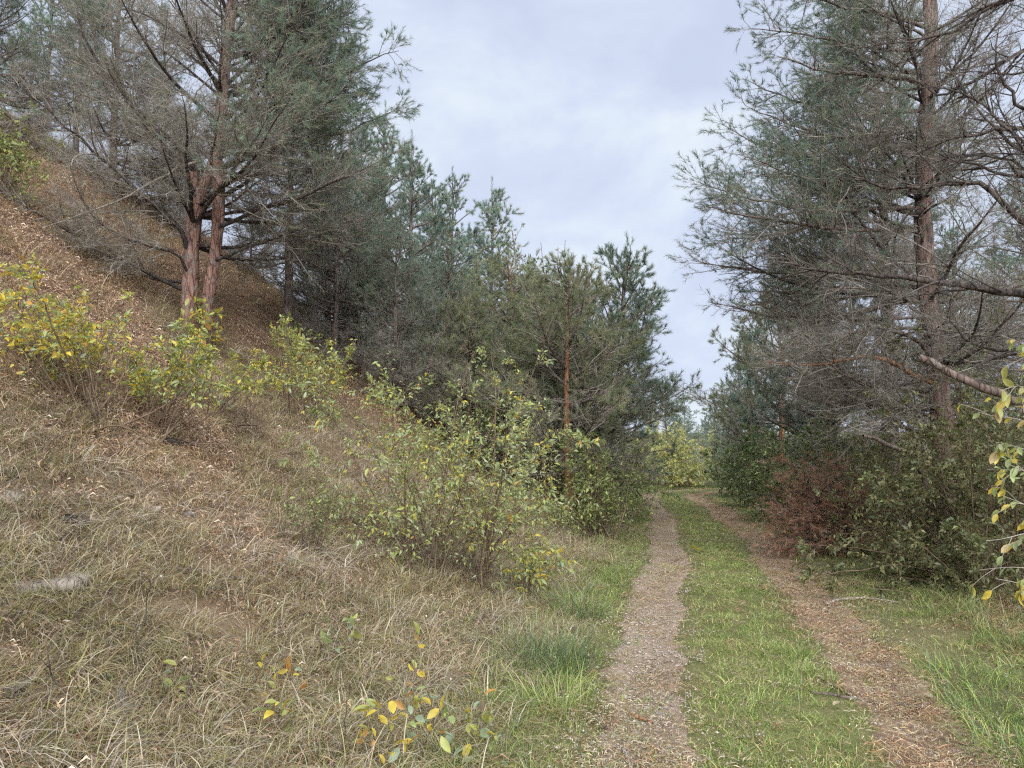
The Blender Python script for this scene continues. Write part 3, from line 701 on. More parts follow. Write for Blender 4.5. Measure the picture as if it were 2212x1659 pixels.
def lane_pine():
    """the tall grey-red pine on the far side of the lane"""
    r = np.random.default_rng(33)
    d = 11.0; b = at(2040, d)
    root = thing('pine_tree', 'tall straight pine with greyish red trunk rising from the dark thicket beside the lane', 'tree', b)
    Q = lambda x, y, dd=0.0: P(x, y, d + dd)
    main = [b + A((0, 0, -.1)), Q(2038, 1000), Q(2030, 840), Q(2006, 640), Q(1994, 467), Q(1998, 300), Q(2012, 100), Q(2008, 0), Q(2015, -150), Q(2020, -330), Q(2020, -560)]
    link('trunk', trunk_mesh(r, [([p - b for p in main], .165, .06)], mat=M_BARK_ROSE), root)
    hand = [([Q(2028, 835), Q(1941, 796, -.2), Q(1888, 763, -.4), Q(1808, 780, -.7), Q(1741, 793, -1), Q(1650, 780, -1.1)], .04, .05, M_BARK_ORANGE),
            ([Q(2012, 770), Q(1995, 746, -.3), Q(1950, 718, -.5), Q(1908, 704, -.6), Q(1851, 710, -.8), Q(1785, 750, -1.1), Q(1690, 740, -1.3)], .034, .05, M_BARK_GREY),
            ([Q(2030, 905), Q(2001, 900, -.3), Q(1918, 853, -.6), Q(1841, 820, -.8), Q(1795, 796, -1), Q(1720, 700, -1.2)], .03, .0, M_BARK_GREY),
            ([Q(2000, 180), Q(1911, 163, -.2), Q(1801, 157, -.4), Q(1758, 147, -.5), Q(1680, 120, -.6)], .04, .9, M_BARK_GREY),
            ([Q(2004, 60), Q(1921, 30, -.2), Q(1805, 15, -.4), Q(1700, -30, -.5)], .035, .9, M_BARK_GREY),
            ([Q(2006, 110), Q(1880, 105, -.1), Q(1740, 75, -.3), Q(1615, 60, -.4)], .03, .95, M_BARK_GREY),
            ([Q(2010, -40), Q(1850, -30, .2), Q(1720, -30, .3), Q(1630, -40, .3)], .03, .95, M_BARK_GREY),
            ([Q(1998, 240), Q(1850, 245, .3), Q(1720, 220, .5), Q(1600, 170, .6)], .03, .95, M_BARK_GREY),
            ([Q(1996, 375), Q(1820, 360, .2), Q(1690, 330, .4), Q(1560, 270, .5)], .03, .9, M_BARK_GREY),
            ([Q(1994, 450), Q(1800, 455, -.5), Q(1640, 440, -.8), Q(1500, 390, -1)], .03, .9, M_BARK_GREY),
            ([Q(1996, 330), Q(1900, 300, -.2), Q(1760, 290, -.5), Q(1610, 230, -.7)], .035, .9, M_BARK_GREY),
            ([Q(1994, 420), Q(1880, 400, -.3), Q(1740, 390, -.5), Q(1590, 330, -.8)], .035, .85, M_BARK_GREY),
            ([Q(1994, 500), Q(1850, 500, -.3), Q(1680, 480, -.6), Q(1500, 440, -.9)], .035, .7, M_BARK_GREY),
            ([Q(1996, 560), Q(1830, 590, .2), Q(1650, 590, .3), Q(1490, 560, .3)], .03, .25, M_BARK_GREY),
            ([Q(2000, 640), Q(1850, 680, .4), Q(1680, 690, .8), Q(1530, 650, 1)], .03, .3, M_BARK_GREY)]
    Pp, Rp, live = [], [], []
    for pts, r0, lv, mt in hand:
        q, R = limb(r, pts, r0, .003); Pp.append(q); Rp.append(R); live.append(lv)
        branch_objs(root, b, q[None], R[None], mt)
    nh = len(Pp)
    B, R, az, h, L = primaries(r, main, 36, 1.7, 9.2,
        lambda h, az, r: np.clip(3.7 - 0.22 * h, 1.2, 3.4) * r.uniform(0.6, 1.05, len(h)) * (1 - 0.25 * np.maximum(np.sin(az), 0)),
        lambda h, az, r: np.radians(2 + 2.6 * (h - 2) + r.normal(0, 9, len(h))),
        lambda h, r: r.uniform(0, 6.283, len(h)), jit=0.085, curve=0.45)
    lv = np.clip(0.75 * np.maximum(-np.sin(az), 0) ** 0.6 * sstep(3.2, 4.6, h) + 0.55 * sstep(6.5, 8.5, h), 0, 1)
    B2, R2, az2, h2, L2 = primaries(r, main, 24, 3.4, 9.0, lambda h, az, r: np.clip(4.3 - 0.30 * h, 1.4, 3.4) * r.uniform(0.7, 1.05, len(h)),
        lambda h, az, r: np.radians(8 + r.normal(0, 9, len(h))), lambda h, r: r.normal(-1.6, 0.55, len(h)), jit=0.07, curve=0.55)
    Pp = np.concatenate([A(Pp), B, B2]); Rp = np.concatenate([A(Rp), R, R2]); live = np.concatenate([live, lv, np.full(len(B2), 0.9)])
    B3, R3, az3, h3, L3 = primaries(r, main, 18, 3.0, 7.5, lambda h, az, r: r.uniform(1.3, 2.3, len(h)), lambda h, az, r: np.radians(6 + r.normal(0, 10, len(h))),
        lambda h, r: r.normal(3.5, 0.5, len(h)), jit=0.08, curve=0.4)          # grey boughs in front of the stem
    Pp = np.concatenate([Pp, B3]); Rp = np.concatenate([Rp, R3 * 0.8]); live = np.concatenate([live, np.full(len(B3), 0.12)])
    branch_objs(root, b, Pp[nh:nh + 20], Rp[nh:nh + 20], M_BARK_GREY)
    tw, cr = Bag(), Bag()
    V, F = tubes(Pp[nh + 20:] - b, Rp[nh + 20:], 5); bo = Bag(); bo.add(V, F); link('boughs', bo.mesh('boughs', M_BARK_DARK, True), root, kind='stuff')
    grow(r, Pp, Rp, live, tw, cr, sec=0.12, ter=0.092, n_live=32, n_dead=16, green_from=0.40, dull=0.42, NL=0.09, NW=0.0054, DW=0.0042, dead_l=0.13)
    for bag in (tw, cr): bag.V = [v - b for v in bag.V]
    finish_tree(root, tw, cr)
lane_pine()

def bare_tree():
    """the dark half-dead tree at the edge of the picture whose limbs arch over the thicket"""
    r = np.random.default_rng(44)
    d = 6.6; b = at(2440, d)
    root = thing('bare_tree', 'dark half-dead tree at the picture edge with bare limbs arching towards the lane', 'tree', b)
    Q = lambda x, y, dd=0.0: P(x, y, d + dd)
    main = [b + A((0, 0, -.1)), Q(2440, 1000), Q(2420, 700), Q(2410, 400), Q(2380, 100), Q(2360, -200), Q(2350, -420)]
    link('trunk', trunk_mesh(r, [([p - b for p in main], .13, .05)], mat=M_BARK_DARK), root)
    hand = [([Q(2418, 690), Q(2300, 655), Q(2212, 636, .1), Q(2098, 616, .2), Q(1975, 603, .3), Q(1868, 593, .4), Q(1741, 585, .6), Q(1691, 563, .7), Q(1640, 530, .8)], .046, M_BARK_DARK),
            ([Q(2430, 960), Q(2300, 900, -.3), Q(2212, 866, -.4), Q(2108, 833, -.3), Q(2041, 800, -.2), Q(1988, 774, -.1)], .045, M_BARK_GREY),
            ([Q(2400, 300), Q(2300, 275), Q(2212, 273), Q(2108, 287, .1), Q(2035, 307, .2), Q(1960, 345, .3)], .032, M_BARK_DARK),
            ([Q(2412, 560), Q(2300, 540), Q(2205, 483), Q(2161, 443, .1), Q(2145, 385, .1), Q(2075, 388, .2), Q(1988, 413, .3), Q(1891, 407, .4), Q(1840, 370, .5), Q(1798, 337, .5), Q(1812, 295, .5)], .036, M_BARK_DARK),
            ([Q(2390, 150), Q(2300, 190), Q(2208, 253), Q(2188, 213), Q(2150, 150), Q(2160, 60)], .028, M_BARK_DARK),
            ([Q(2380, 60), Q(2250, 80), Q(2120, 170, .2), Q(2018, 217, .3), Q(1985, 150, .4), Q(1965, 80, .4)], .024, M_BARK_DARK),
            ([Q(2370, -60), Q(2230, -30), Q(2120, 20, .2), Q(2010, 90, .3)], .024, M_BARK_DARK),
            ([Q(2415, 480), Q(2300, 430, .4), Q(2180, 340, .8), Q(2070, 330, 1.1), Q(1950, 380, 1.3)], .022, M_BARK_DARK),
            ([Q(2420, 760), Q(2290, 750, .5), Q(2180, 760, .9), Q(2090, 740, 1.1), Q(2045, 690, 1.2), Q(2062, 610, 1.2)], .026, M_BARK_DARK),
            ([Q(2410, 420), Q(2260, 380, -.2), Q(2150, 250, -.3), Q(2060, 180, -.2), Q(1990, 190, 0)], .02, M_BARK_DARK)]
    Pp, Rp = [], []
    for k, (pts, r0, mt) in enumerate(hand):
        q, R = limb(r, pts, r0, .004 if k != 1 else .034, K=20); Pp.append(q); Rp.append(R)
        branch_objs(root, b, q[None], R[None] * 0.95, mt, 8)
    keep = [0, 2, 3, 4, 5, 6, 7, 8, 9]
    Pp, Rp = A(Pp)[keep], A(Rp)[keep]
    B, R, az, h, L = primaries(r, main, 24, 1.8, 6.4, lambda h, az, r: r.uniform(1.2, 2.8, len(h)), lambda h, az, r: np.radians(r.normal(22, 16, len(h))),
        lambda h, r: r.normal(-1.5, 0.7, len(h)), K=20, jit=0.16, curve=0.35)
    Pp = np.concatenate([Pp, B]); Rp = np.concatenate([Rp, R * 0.8])
    tw, cr = Bag(), Bag()
    V, F = tubes(B, R * 0.8, 5); tw.add(V, F)
    grow(r, Pp, Rp, np.zeros(len(Pp)), tw, cr, sec=0.15, ter=0.12, n_live=0, n_dead=5, dull=0.0, start=0.28, reach=0.24, smax=0.8, up=0.15, dead_l=0.08)
    for bag in (tw, cr): bag.V = [v - b for v in bag.V]
    link('twigs', tw.mesh('twigs', M_TWIG_DARK), root, kind='stuff'); link('crown', cr.mesh('crown', M_NEEDLE), root, kind='stuff')
bare_tree()

def pine_variant(seed, H, h0, spread, bark, live_lo, live_hi, pal, whorl=0.36, per=5, lean=(0, 0), r0=None, dull=0.4, n_live=24, NW=0.0075, NL=0.11, bend=0.0, tip_up=0.6, skirt=0.75, round_=0.6, sec=0.10, ter=0.10):
    """a pine of height H with whorls of boughs from h0 up; returns its parts built around the origin"""
    r = np.random.default_rng(seed)
    zz = np.linspace(0, H, 12)
    main = np.stack([lean[0] * (zz / H) ** 1.5 + bend * np.sin(zz / H * 3.0) + r.normal(0, 0.02, 12), lean[1] * (zz / H) ** 1.5 + r.normal(0, 0.02, 12), zz - 0.1], 1)
    me = trunk_mesh(r, [(main, r0 or 0.016 * H, 0.014)], sides=10, step=0.2, mat=bark)
    hs = np.repeat(np.arange(h0, H - 0.25, whorl), per) + r.normal(0, 0.06, per * len(np.arange(h0, H - 0.25, whorl)))
    hs = np.clip(hs, 0.2, H - 0.1); n = len(hs)
    k = hs / H; pts = resample(main, 60); S = pts[np.clip((k * 59).astype(int), 0, 59)]
    az = r.uniform(0, 6.283, n); f = np.clip((hs - h0) / (H - h0), 0, 1)
    L = spread * np.clip((1 - f) ** round_, 0.24, 1) * np.clip(skirt + 1.3 * f, 0.6, 1) * r.uniform(0.55, 1.12, n)
    el = np.radians(-6 + 52 * f ** 1.3 + r.normal(0, 8, n))
    D = np.stack([np.cos(el) * np.sin(az), np.cos(el) * np.cos(az), np.sin(el)], 1)
    B = wander(r, S, D, L, 9, tip_up * r.uniform(0.4, 1.4, n), 0.09)
    R = (0.006 + 0.009 * L)[:, None] * (np.linspace(1, 0, 9)[None] ** 0.8) + 0.003
    lead = pts[None, 48:60:3][:, [0, 1, 2, 3]]
    tw, cr, bo = Bag(), Bag(), Bag()
    V, F = tubes(B, R * 1.15, 5); bo.add(V, F)
    live = live_lo + (live_hi - live_lo) * sstep(0.05, 0.6, f)
    grow(r, B, R, live, tw, cr, sec=sec, ter=ter, n_live=n_live, n_dead=13, NL=NL, NW=NW, DW=0.007, green_from=0.22, pal=pal, sides=(3, 3), up=0.5, dull=dull, dead_l=0.17)
    # leading shoot
    top = np.stack([pts[-1], pts[-1] + A((0, 0, .15)), pts[-1] + A((0.01, 0, .3)), pts[-1] + A((0, 0, .42))])[None]
    V, F, q = needles(r, top, 90, NL, NW, (0.25, 0.8)); cr.add(V, F, pick(r, pal, (3, 3, 2, 1), len(V) // 3)[np.repeat(np.arange(len(V) // 3), 3)])
    return me, bo.mesh('boughs', M_BARK_GREY, True), tw.mesh('twigs', M_TWIG), cr.mesh('crown', M_NEEDLE)
def pine_thing(parts, label, loc, rz=0.0, sc=1.0, group='pines on the slope and behind the lane'):
    o = thing('pine_tree', label, 'tree', loc, group, rz, sc)
    for nm, me in zip(('trunk', 'boughs', 'twigs', 'crown'), parts):
        c = link(nm, me, o)
        if nm != 'trunk': c['kind'] = 'stuff'
    return o

NBLUE = [(0.25, 0.33, 0.27), (0.31, 0.385, 0.31), (0.205, 0.285, 0.24), (0.32, 0.35, 0.235)]
NOLV = [(0.25, 0.275, 0.165), (0.30, 0.31, 0.19), (0.20, 0.25, 0.15), (0.33, 0.315, 0.21)]
VE = pine_variant(105, 7.0, 1.9, 2.1, M_BARK_GREY, 0.05, 0.8, NG, per=7, dull=0.42, skirt=0.8)     # clear stem below, twiggy middle
VA = pine_variant(101, 6.2, 0.5, 2.2, M_BARK_GREY, 0.45, 1.0, NBLUE, per=5, n_live=60, sec=0.125, ter=0.135)              # bushy blue-green
VB = pine_variant(102, 7.0, 0.3, 2.7, M_BARK_GREY, 0.02, 0.75, NG, per=5, dull=0.5, skirt=1.0)     # grey below, green above
VC = pine_variant(103, 5.0, 1.0, 2.6, M_BARK_ORANGE, 0.35, 0.9, NOLV, r0=0.09, per=6, bend=0.12, n_live=50, round_=0.45, sec=0.12, ter=0.13)   # orange stem
VD = pine_variant(104, 5.2, 1.2, 2.0, M_BARK_GREY, 0.5, 1.0, NG, r0=0.045, per=6, whorl=0.36, lean=(0.8, 0.3), n_live=46, bend=0.22, round_=0.5, sec=0.11, ter=0.12)  # thin leaning

def tall(parts_h, loc, top_v):
    """scale that puts the tip of a tree standing at loc at image height top_v"""
    z = EYE + (ray(1106, top_v)[2] / ray(1106, top_v)[1]) * loc[1]
    return (z - loc[2]) / parts_h
def put(var, H, vx, d, top_v, label, rz=0.0):
    loc = at(vx, d); s = tall(H, loc, top_v)
    pine_thing(var, label, loc, rz, s); print('pine', vx, d, 'z %.2f' % loc[2], 'scale %.2f' % s)
put(VE, 7.0, 612, 14.5, 60, 'dark-stemmed pine just behind the twin-stemmed pine, lane side', 0.4)
put(VB, 7.0, 215, 15.5, -160, 'grey twiggy pine behind the ascending boughs of the twin-stemmed pine', 2.1)
put(VB, 7.0, -60, 14.0, -150, 'greyish pine at the top of the brown slope, cut by the picture edge', 3.3)
put(VA, 6.2, 60, 20.0, -80, 'green pine on the hilltop behind the greyish edge pine', 1.0)
put(VB, 7.0, 770, 17.5, 260, 'grey-skirted pine where the twin-stemmed pine meets the sky', 5.0)
put(VA, 6.2, 700, 21.0, 300, 'blue-green pine behind the dark-stemmed pine', 2.6)
put(VA, 6.2, 880, 19.5, 310, 'blue-green pine, tallest of the row stepping down to the lane', 0.2)
put(VB, 7.0, 965, 17.0, 520, 'mostly dead grey pine below the stepping row', 1.3)
put(VA, 6.2, 975, 22.0, 388, 'bushy pine with upright candles, second of the row stepping down', 3.0)
put(VA, 6.2, 1062, 24.0, 412, 'narrow pine with flat-topped tuft, third of the row stepping down', 4.4)
put(VC, 5.0, 1100, 18.5, 560, 'olive pine in front of the leafy evergreen', 0.7)
put(VC, 5.0, 1232, 14.2, 575, 'orange-stemmed pine behind the yellow-green shrub', 2.2)
put(VC, 5.0, 1270, 20.0, 620, 'low olive pine behind the orange-stemmed pine', 3.9)
put(VD, 5.2, 1272, 17.0, 530, 'thin leaning pine with its tip against the sky over the lane', 0.0)
put(VB, 7.0, 850, 15.5, 470, 'low grey skirted pine above the olive shrub', 0.9)
put(VB, 7.0, 720, 16.0, 330, 'grey dead-looking pine just lane side of the dark-stemmed pine', 3.6)
put(VC, 5.0, 1010, 16.0, 640, 'low olive pine above the big lane-side shrub', 5.0)
put(VC, 5.0, 1180, 16.5, 640, 'olive pine crowding the orange-stemmed pine from the hill side', 2.9)
put(VA, 6.2, 930, 26.0, 420, 'blue-green pine behind the stepping row, on the hill crest', 1.9)
put(VA, 6.2, 820, 25.0, 250, 'tall blue-green pine on the crest behind the grey-skirted pine', 0.6)
put(VA, 6.2, 1240, 26.0, 590, 'small blue-green pine against the sky past the leafy evergreen', 3.4)
put(VE, 7.0, 130, 18.0, -60, 'grey pine on the crest above the brown slope', 5.7)
put(VB, 7.0, 330, 17.0, 160, 'grey pine filling the gap beside the twin stems', 1.1)
put(VB, 7.0, 530, 18.0, 400, 'grey pine between the twin stems and the dark stem', 0.1)
put(VA, 6.2, 1480, 55.0, 850, 'far blue-green pine low above the bend', 2.4)
put(VA, 6.2, 1400, 58.0, 870, 'lowest far pine in the gap above the bend', 4.4)
put(VA, 6.2, 1545, 60.0, 840, 'far pine behind the pale pine past the bend', 0.5)
put(VE, 7.0, 1925, 15.0, -80, 'second dark stem just behind the tall straight pine', 1.7)
put(VE, 7.0, 2260, 14.0, 330, 'dark pine behind the bare limbs at the picture edge', 0.3)
put(VA, 6.2, 1800, 19.0, 420, 'green pine seen through the boughs of the tall straight pine', 5.2)
put(VE, 7.0, 2080, 17.0, 470, 'greyish pine deep in the thicket behind the tall straight pine', 2.9)
put(VC, 5.0, 1690, 25.0, 640, 'slim orange-stemmed pine beyond the dead brown boughs', 1.2)
put(VA, 6.2, 1600, 33.0, 770, 'pale blue-green pine past the bend of the lane', 2.0)
put(VA, 6.2, 1620, 38.0, 720, 'taller blue-green pine past the bend, nearest the slim orange stem', 0.9)
put(VA, 6.2, 1440, 44.0, 815, 'small distant pine in the gap above the bend', 3.1)
put(VC, 5.0, 1262, 27.0, 760, 'dark olive pine leaning over the bend from the hill', 4.6)
put(VA, 6.2, 1290, 33.0, 740, 'distant pine half hidden at the hill side of the bend', 5.5)
put(VA, 6.2, 1760, 30.0, 600, 'distant pine between the slim orange stem and the dark boughs', 4.1)

# ------------------------------------------------------------------ shrubs, saplings and thicket
YG, YEL, ORG, LGR, DGR, OLG, GRG = (0.46, 0.49, 0.13), (0.70, 0.56, 0.08), (0.62, 0.33, 0.09), (0.36, 0.44, 0.17), (0.11, 0.165, 0.06), (0.22, 0.25, 0.105), (0.33, 0.41, 0.27)
NEAR_V = A([(0, 0, 0), (-.30, .16, .05), (.30, .16, .05), (-.5, .42, .09), (.5, .42, .09), (-.36, .74, .03), (.36, .74, .03), (0, 1, -.16), (0, .2, 0), (0, .5, -.01), (0, .78, -.06)], float)
NEAR_F = A([(0, 8, 1), (0, 2, 8), (1, 8, 3), (8, 9, 3), (8, 2, 4), (8, 4, 9), (3, 9, 5), (9, 10, 5), (9, 4, 6), (9, 6, 10), (5, 10, 7), (10, 6, 7)])
LEAF_MESH = {}
def leaf_proto(col):
    key = tuple(round(c, 3) for c in col)
    if key not in LEAF_MESH:
        r = np.random.default_rng(int(sum(key) * 9999))
        c = np.tile(A(col), (len(NEAR_V), 1)) * r.uniform(0.8, 1.15, (len(NEAR_V), 1))
        LEAF_MESH[key] = mkmesh('leaf', NEAR_V, NEAR_F, M_LEAF_OBJ, c, True)
    return LEAF_MESH[key]
def leaf_objects(root, b, pos, D, L, ratio, cols, r, roll=0.8, scale=1.0):
    X, Nn = leaf_frames(D, r, roll)
    for k in range(len(pos)):
        l_ = float(L[k]); m = Matrix.Identity(4)
        for a_ in range(3):
            m[a_][0] = float(X[k, a_] * l_ * ratio); m[a_][1] = float(D[k, a_] * l_); m[a_][2] = float(Nn[k, a_] * l_)
            m[a_][3] = float(pos[k, a_] - b[a_])
        o = link('leaf', leaf_proto(cols[k]), root); o.matrix_local = m
def shrub(label, b, H, fan, nst, nleaf, LL, ratio, pal, w, seed, lean=(0, 0), single=0, name='shrub', group=None, from_t=0.3, droop=0.5, stem=None, sr=0.010,
          sec=9, bend=-0.15, jit=0.09, toward=None, cat='shrub', ter=0, tier=None):
    r = np.random.default_rng(seed); b = A(b, float)
    root = thing(name, label, cat, b, group)
    st = r.integers(0, 4, nst); off = r.normal(0, 0.11 * H, (4, 2))
    S = b + np.stack([off[st, 0] + r.normal(0, 0.04 * H, nst), off[st, 1] + r.normal(0, 0.04 * H, nst), np.zeros(nst)], 1)
    S[:, 2] = height(S[:, 0], S[:, 1]) - 0.05
    az = r.uniform(0, 6.283, nst); e = np.abs(r.normal(0, fan, nst)) + 0.05
    D = nrm(np.stack([np.sin(e) * np.cos(az) + lean[0], np.sin(e) * np.sin(az) + lean[1], np.cos(e)], 1))
    L = H * r.uniform(0.6, 1.12, nst)
    St = wander(r, S, D, L, 10, bend, jit)
    St[..., 2] = np.maximum(St[..., 2], b[2] - 0.05)
    R = (sr * (0.5 + 0.6 * L / H))[:, None] * np.linspace(1, 0.22, 10)[None]
    bag = Bag(); V, F = tubes(St - b, R, 5); bag.add(V, F)
    i = np.repeat(np.arange(nst), sec); M = len(i); t = from_t * 0.6 + (1 - from_t * 0.6) * r.random(M)
    p, T = along(St, i, t); d = fork(r, T, r.uniform(0.5, 1.0, M), 2.0)
    Ls = np.clip(H * 0.42 * (1.15 - t) * r.uniform(0.5, 1.3, M), 0.08, 0.9)
    S2 = wander(r, p, d, Ls, 5, 0.1, 0.15)
    V, F = tubes(S2 - b, (sr * 0.28) * np.linspace(1, 0.4, 5)[None] * np.ones((M, 1)), 3); bag.add(V, F)
    pool = S2
    if ter:
        i3 = np.repeat(np.arange(M), ter); p3, T3 = along(S2, i3, r.uniform(0.2, 1, len(i3)))
        S3 = wander(r, p3, fork(r, T3, r.uniform(0.5, 1.1, len(i3)), 2.0), Ls[i3] * r.uniform(0.3, 0.7, len(i3)), 5, 0.0, 0.15)
        V, F = tubes(S3[:, ::2] - b, (sr * 0.16) * np.ones((len(i3), 3)), 3); bag.add(V, F)
        pool = np.concatenate([S2, S3])
    link('stems', bag.mesh('stems', stem or M_STEM, True), root, kind='stuff')
    k = r.integers(0, len(pool), nleaf); tt = r.uniform(0.15, 1.0, nleaf)
    pos, T = along(pool, k, tt)
    Dl = fork(r, T, r.uniform(0.4, 1.2, nleaf), 2.0); Dl[:, 2] -= droop * r.uniform(0.2, 1.3, nleaf); Dl = nrm(Dl)
    pos = pos + Dl * 0.01
    if tier is not None:
        keep = pos[:, 2] - b[2] > tier * H * r.uniform(0.6, 1.2, nleaf); pos, Dl, k = pos[keep], Dl[keep], k[keep]
    n = len(pos); LL_ = LL * np.clip(r.lognormal(-0.12, 0.33, n), 0.35, 1.6)
    side = r.integers(0, len(pal), len(pool))                         # leaves of one twig tend to share a colour
    pal_ = A(pal, float); ci = r.choice(len(pal), n, p=A(w, float) / sum(w))
    same = r.random(n) < 0.30; 
    wsel = A(w, float)[side[k]] / max(w) > r.random(n); ci = np.where(same & wsel, side[k], ci)
    col = np.clip(pal_[ci] * r.uniform(0.72, 1.25, (n, 1)), 0.01, 0.9)
    # the leaves that show largest stand alone
    if single:
        order = np.argsort(pos[:, 1] - 0.3 * LL_ * 40)[:min(single * 2, n)]; order = r.permutation(order)[:min(single, n)]
        leaf_objects(root, b, pos[order], Dl[order], LL_[order] * 1.08, ratio, pal_[ci[order]], r)
        m_ = np.ones(n, bool); m_[order] = False; pos, Dl, LL_, col = pos[m_], Dl[m_], LL_[m_], col[m_]
    if len(pos):
        V, F, C = leaves(r, pos - b, Dl, LL_, ratio, col)
        link('foliage', mkmesh('foliage', V, F, M_LEAF, C), root, kind='stuff')
    return root
SG = 'yellowing shrubs on the hillside'
shrub('sprawling yellow-leaved shrub on the slope at the picture edge', hit(225, 935), 1.5, 0.62, 24, 4600, 0.050, 0.42, [YEL, YG, LGR, GRG, ORG], (5, 5, 2.4, 1.6, 1.0), 1, lean=(-0.35, 0.15), single=230, group=SG, from_t=0.55, tier=0.45)
shrub('yellow-green shrub spreading in front of the twin-stemmed pine', hit(345, 950), 1.0, 0.75, 22, 3600, 0.050, 0.42, [YG, YEL, LGR, GRG, OLG], (5, 2.6, 3.5, 2, 1.5), 2, lean=(0.28, 0.2), single=160, group=SG, from_t=0.5, tier=0.42)
shrub('thin upright shrub with few yellow leaves between the pines', hit(470, 910), 0.95, 0.65, 18, 2200, 0.052, 0.42, [YG, YEL, LGR, OLG], (5, 3, 2, 2), 3, lean=(0.2, 0.1), single=90, group=SG, from_t=0.5, tier=0.4)
shrub('olive and yellow shrub below the dark-stemmed pine', hit(660, 915), 1.45, 0.7, 24, 4200, 0.050, 0.42, [YG, YEL, LGR, OLG], (5, 2.2, 3, 3), 4, lean=(0.25, 0.1), single=120, group=SG, from_t=0.4, tier=0.3)
shrub('yellow sprouts climbing around the foot of the twin-stemmed pine', hit(432, 752), 0.8, 0.3, 8, 240, 0.09, 0.42, [YG, YEL, LGR, ORG], (5, 3, 3, .5), 5, single=70, group=SG, from_t=0.3)
shrub('leafy green-yellow sprouts at the foot of the dark-stemmed pine', hit(628, 775), 0.8, 0.4, 9, 380, 0.085, 0.42, [LGR, YG, OLG, YEL], (4, 3, 3, 1), 6, single=60, group=SG, from_t=0.2)
shrub('big yellow-green shrub beside the lane in the middle of the picture', hit(1030, 1262), 2.3, 0.5, 36, 13500, 0.046, 0.37, [LGR, YG, (0.42, 0.49, 0.29), YEL, ORG, (0.30, 0.34, 0.15)], (7, 5, 7, 1.6, .5, 2), 7, lean=(0.0, 0.12), single=300, from_t=0.02, ter=2, bend=-0.25)
shrub('low spray of yellow leaves at the foot of the big lane-side shrub', hit(1120, 1275), 0.75, 0.7, 9, 520, 0.07, 0.38, [YG, YEL, LGR, GRG], (4, 3.2, 3, 2), 8, single=110, group=SG, from_t=0.15)
shrub('low olive bush in the dry grass left of the big lane-side shrub', hit(630, 1175), 0.62, 0.7, 14, 900, 0.04, 0.35, [OLG, LGR, DGR, YG], (4, 3, 3, 1), 9, from_t=0.1, group=SG)
BG = 'green bushes along the lane'
shrub('yellow-green bush on the hilltop at the upper picture edge', hit(5, 430), 1.3, 0.5, 14, 1800, 0.07, 0.45, [LGR, YG, OLG], (4, 3, 3), 28, from_t=0.1, ter=2, group=SG)
shrub('bush with haze-pale leaf colour on the hill side of the bend, left of the one closing the view', at(1405, 37.0), 2.5, 0.55, 22, 4400, 0.13, 0.5, [(0.54, 0.56, 0.22), (0.46, 0.52, 0.2), (0.38, 0.43, 0.17)], (4, 3, 3), 27, from_t=0.02, ter=3, group=BG)  # leaf colours lightened to stand in for distant haze
shrub('dense green bush leaning over the rut beside the orange-stemmed pine', at(1308, 13.2), 1.85, 0.5, 24, 6500, 0.06, 0.45, [OLG, LGR, (0.17, 0.22, 0.08), YG], (4, 4, 3, 2.2), 10, single=0, from_t=0.05, ter=3, group=BG, lean=(-0.1, 0))
shrub('tall green bush behind the dense lane-side bush', at(1308, 17.0), 2.1, 0.36, 22, 4200, 0.075, 0.45, [OLG, LGR, DGR], (4, 3, 3), 11, from_t=0.05, ter=3, group=BG, lean=(-0.1, 0))
shrub('leafy bush on the hill side under the olive pines', at(1230, 15.5), 2.0, 0.5, 18, 3400, 0.075, 0.45, [OLG, LGR, DGR], (4, 2.5, 3), 12, from_t=0.05, ter=3, group=BG)
shrub('dull green bush in the shade above the big lane-side shrub', at(1010, 14.5), 1.9, 0.55, 18, 3200, 0.07, 0.45, [OLG, DGR, LGR], (4, 3, 1.6), 13, from_t=0.05, ter=3, group=BG)
shrub('yellow-green bush closing the view at the bend, leaves coloured haze-pale', at(1455, 32.5), 2.8, 0.7, 32, 8500, 0.11, 0.5, [(0.56, 0.57, 0.22), (0.46, 0.52, 0.21), (0.60, 0.58, 0.28), YEL], (4, 3, 3, .6), 14, from_t=0.02, ter=3, group=BG)  # glow of the hazy far end is put into these leaf colours
shrub('olive bush just before the bend on the hill side', at(1318, 23.5), 1.7, 0.42, 18, 3200, 0.10, 0.5, [OLG, LGR, YG], (4, 3, 2), 15, from_t=0.02, ter=3, group=BG)
shrub('broad dark green bush on the outer verge before the bend', at(1630, 21.5), 2.3, 0.42, 22, 5200, 0.085, 0.5, [OLG, DGR, (0.10, 0.19, 0.05), LGR], (4, 3, 3, 2), 16, from_t=0.02, ter=3, group=BG)
shrub('olive bush filling the verge behind the dead brown boughs', at(1690, 17.5), 2.2, 0.5, 20, 4600, 0.075, 0.5, [OLG, DGR, LGR], (4, 3, 2), 17, from_t=0.02, ter=3, group=BG)
shrub('grey-green bush under the far pines at the bend', at(1605, 27.0), 3.0, 0.45, 20, 3600, 0.11, 0.5, [OLG, GRG, DGR], (3, 3, 2), 18, from_t=0.02, ter=3, group=BG)
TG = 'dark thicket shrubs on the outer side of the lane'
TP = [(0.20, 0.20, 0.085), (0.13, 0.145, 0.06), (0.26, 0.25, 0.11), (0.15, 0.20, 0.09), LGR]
shrub('dark leafy shrub filling the thicket below the tall straight pine', at(2065, 9.9), 2.35, 0.5, 26, 9000, 0.062, 0.45, TP, (4, 3, 3, 2, .5), 19, from_t=0.02, ter=3, group=TG)
